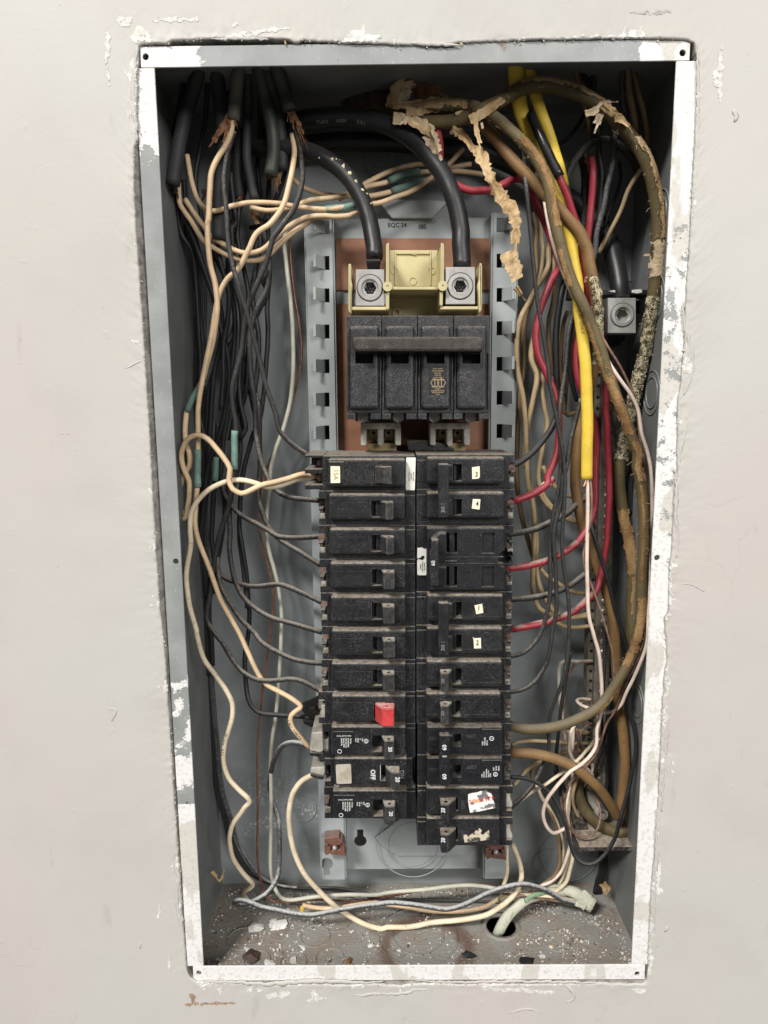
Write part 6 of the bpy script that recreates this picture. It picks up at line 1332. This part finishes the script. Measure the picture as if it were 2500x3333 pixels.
br = empty('neutral_bracket', 'black plastic bracket holding the neutral lug by the right wall', 'bracket')
part('bracket_arm', M_blackclean, br, ('F', 848, 338, 1225, 378, 66, 90), ('F', 965, 378, 1068, 402, 56, 80)); part('plaster_smear', M_chip, br, ('F', [(1085,340),(1160,335),(1165,362),(1120,370),(1082,362)], 65.2, 66.5), ('F', [(900,350),(950,342),(985,352),(950,362)], 65.2, 66.5))
part('bracket_post', M_blackclean, br, ('F', 900, 672, 1000, 770, 78, 100), ('F', 1110, 420, 1230, 520, 92, 104))
bm = bmesh.new()
for i in range(13): tube_bm(bm, [fat('F', 905+i*10, 676, .07), fat('F', 905+i*10+random.randint(-6, 6), 705, .072), fat('F', 905+i*10+random.randint(-10, 10), 720+random.randint(0, 50), .075)], .0012, 6)
from_bm('wire_strands', bm, M_blk, br, True)
ft = empty('bracket_foot', 'dust covered black plastic foot below the neutral bar', 'bracket')
M_foot = dusty('dusty_black_foot', (.014, .014, .014), .6, .95, .3, 900, dustcol=(.42, .36, .3), haze=.4)
bm = bmesh.new(); A = [fat('G', 690, 1790, .048), fat('G', 1185, 1795, .048)]; z0 = A[0].z-.004
box3(bm, A[0].x, A[1].x, .050, .1075, z0-.004, z0, .0005); from_bm('foot_plate', bm, M_foot, ft)
part('foot_web', M_foot, ft, ('G', [(610,1530),(650,1490),(690,1500),(760,1650),(800,1780),(700,1800),(640,1700)], 74, 84, .001)); part('foot_block', M_foot, ft, ('G', [(640,1180),(740,1190),(760,1330),(880,1460),(940,1560),(900,1640),(780,1560),(680,1420),(630,1330)], 84, 100, .002)); part('lug_piece', M_aludull, ft, ('G', [(750,1330),(800,1310),(850,1380),(900,1440),(930,1530),(880,1560),(800,1480),(760,1410)], 76, 92, .002))
bm = bmesh.new(); ring(bm, fat('G', 880, 1520, .074), .003, .0055, .073, .085, 20); from_bm('lug_screw', bm, M_aludull, ft)

# ------------------------------------------------------------------ floor cable, sheath, crumbs
gc = wire('floor_cable', M_sheathw, 36, 50, 'white cable with green lettering 12-2 leaving through the floor hole', 'K 662,800,78 690,748,60 705,712,54 735,655,52 790,590,56 850,545 920,520,66 1000,505 1080,500,76', cat='cable', flat=1.5, key='gc', seg=14)
wire('green_stripe', M_greenink, 17, 44, None, 'K 845,552,48 900,518,54 960,512,60', parent=gc, flat=1.8); print_on_tube('cable_print', '12-2  NMB', 'gc', .24, .0055, M_greenink, gc, 0)
ws = wire('cable_sheath', M_sheathw, 44, 66, 'torn white cable sheath lying in the right floor corner', 'K 920,480,80 1000,485 1080,495 1140,525,68 1180,555 1215,580,62', cat='sheath', flat=1.3, rough=.2, taper=lambda u: .5+.7*u)
shred('torn_sheath', 'K 1120,560,60 1160,580 1180,592 1210,588', 58, 22, M_sheathw, ws, 220, .8); shred('torn_sheath', 'K 1150,510,66 1190,540 1210,575', 60, 26, M_sheathw, ws, 222, .8)
shred('dry_leaf_scrap', 'K 1262,455,70 1285,490 1300,535', 70, 26, M_paper, None, 230, .9, label='brown crumpled paper scrap hanging at the right back corner', cat='paper scrap')
shred('frayed_paper', 'J 330,560,60 365,600 388,635', 60, 12, M_paper, None, 240, .8, label='dirty paper wisp on the left inside wall near the floor', cat='paper scrap'); shred('frayed_paper', 'J 388,635,60 410,610 425,545', 60, 9, M_paper, None, 242, .8, label='second dirty wisp forming a V with the one on the left inside wall', cat='paper scrap')
def chip(bm, c, s, flat=.5, jag=.35):
    b2 = bmesh.new(); bmesh.ops.create_icosphere(b2, subdivisions=1, radius=1)
    sx, sy = random.uniform(.7, 1.5), random.uniform(.7, 1.3); k = random.random()*50
    for v in b2.verts: v.co *= 1+jag*noise.noise(v.co*1.7+V((k, 0, 0)))*2; v.co = V((v.co.x*s*sx, v.co.y*s*sy, max(-.4, v.co.z)*s*flat))
    b2.transform(Matrix.Translation((c.x, c.y, c.z+s*flat*.4)) @ Matrix.Rotation(random.random()*6, 4, 'Z'))
    me = bpy.data.meshes.new('t'); b2.to_mesh(me); b2.free(); bm.from_mesh(me); bpy.data.meshes.remove(me)
bm = bmesh.new(); fx0, fx1 = XL+.006, XR-.006
for i in range(7000):
    x = random.uniform(fx0, fx1); y = .006 + (DB-.012)*random.random()**1.2
    dens = .35 + .65*max(0, noise.noise(V((x*22, y*22, 4)))+.25) + (.7 if x > .09 else 0) + (.35 if x < -.07 else 0)
    if random.random() > dens*(.12 + 1.0*max(0, min(1, .15+2.6*noise.noise(V((x*42, y*42, 9)))))) + (.35 if y > DB-.02 else 0) - .02 or (V((x, y, 0))-V((hc.x, hc.y, 0))).length < .02: continue
    chip(bm, V((x, y, ZF)), random.choice((.00022, .0003, .0003, .0004, .0004, .0005, .0005, .0006, .0008, .0011)), .7)
tag(from_bm('plaster_crumbs', bm, M_crumb), 'scattered pale plaster crumbs and grit on the cabinet floor', kind='stuff')
for i, (f, x, y, s, m, nm, l, ct) in enumerate([('J', 850, 975, 0.0062, M_chip, 'plaster_flake', 'largest white plaster flake on the cabinet floor, near the dusty wire', 'plaster flake'), ('J', 680, 992, .0045, M_chip, 'plaster_flake', 'white plaster flake left of the largest one', 'plaster flake'),
    ('J', 615, 1168, .0032, M_chip, 'plaster_flake', 'small pale flake above the dark husk', 'plaster flake'), ('J', 775, 1272, .0034, M_chip, 'plaster_flake', 'pale flake at the front lip right of the husk', 'plaster flake'),
    ('J', 962, 1250, .0034, M_chip, 'plaster_flake', 'pale oval flake at the front middle of the floor', 'plaster flake'), ('K', 940, 855, .0036, M_chip, 'plaster_flake', 'white square flake at the front right of the floor', 'plaster flake'),
    ('K', 983, 805, .003, M_paperpale, 'plaster_flake', 'tan round flake right of the floor hole', 'plaster flake'), ('J', 635, 1228, .0058, M_husk, 'dark_husk', 'dark brown husk near the left front of the floor', 'debris'),
    ('K', 545, 848, .0042, M_ink, 'dark_scrap', 'black scrap at the front middle of the floor', 'debris'), ('K', 852, 880, .0045, M_ink, 'dark_scrap', 'black scrap at the front lip below the floor hole', 'debris'), ('J', 1385, 1262, .0042, M_paperbrown, 'dark_scrap', 'brown pebble like crumb at the front lip', 'debris'), ('J', 1035, 1150, .003, M_chip, 'plaster_flake', 'pale flake in the middle left of the floor', 'plaster flake'), ('J', 1560, 1133, .003, M_chip, 'plaster_flake', 'white cube like flake near the middle of the floor', 'plaster flake')]):
    bm = bmesh.new(); c = on_plane_z(f, x, y, ZF); chip(bm, V((c.x, c.y, ZF)), s, .35, .6)
    if i < 2:
        for k in range(6): chip(bm, V((c.x+random.uniform(-1, 1)*s, c.y+random.uniform(-.6, .6)*s, ZF)), s*.5, .5)
    tag(from_bm(nm, bm, m), l, ct, 'loose bits on the cabinet floor')
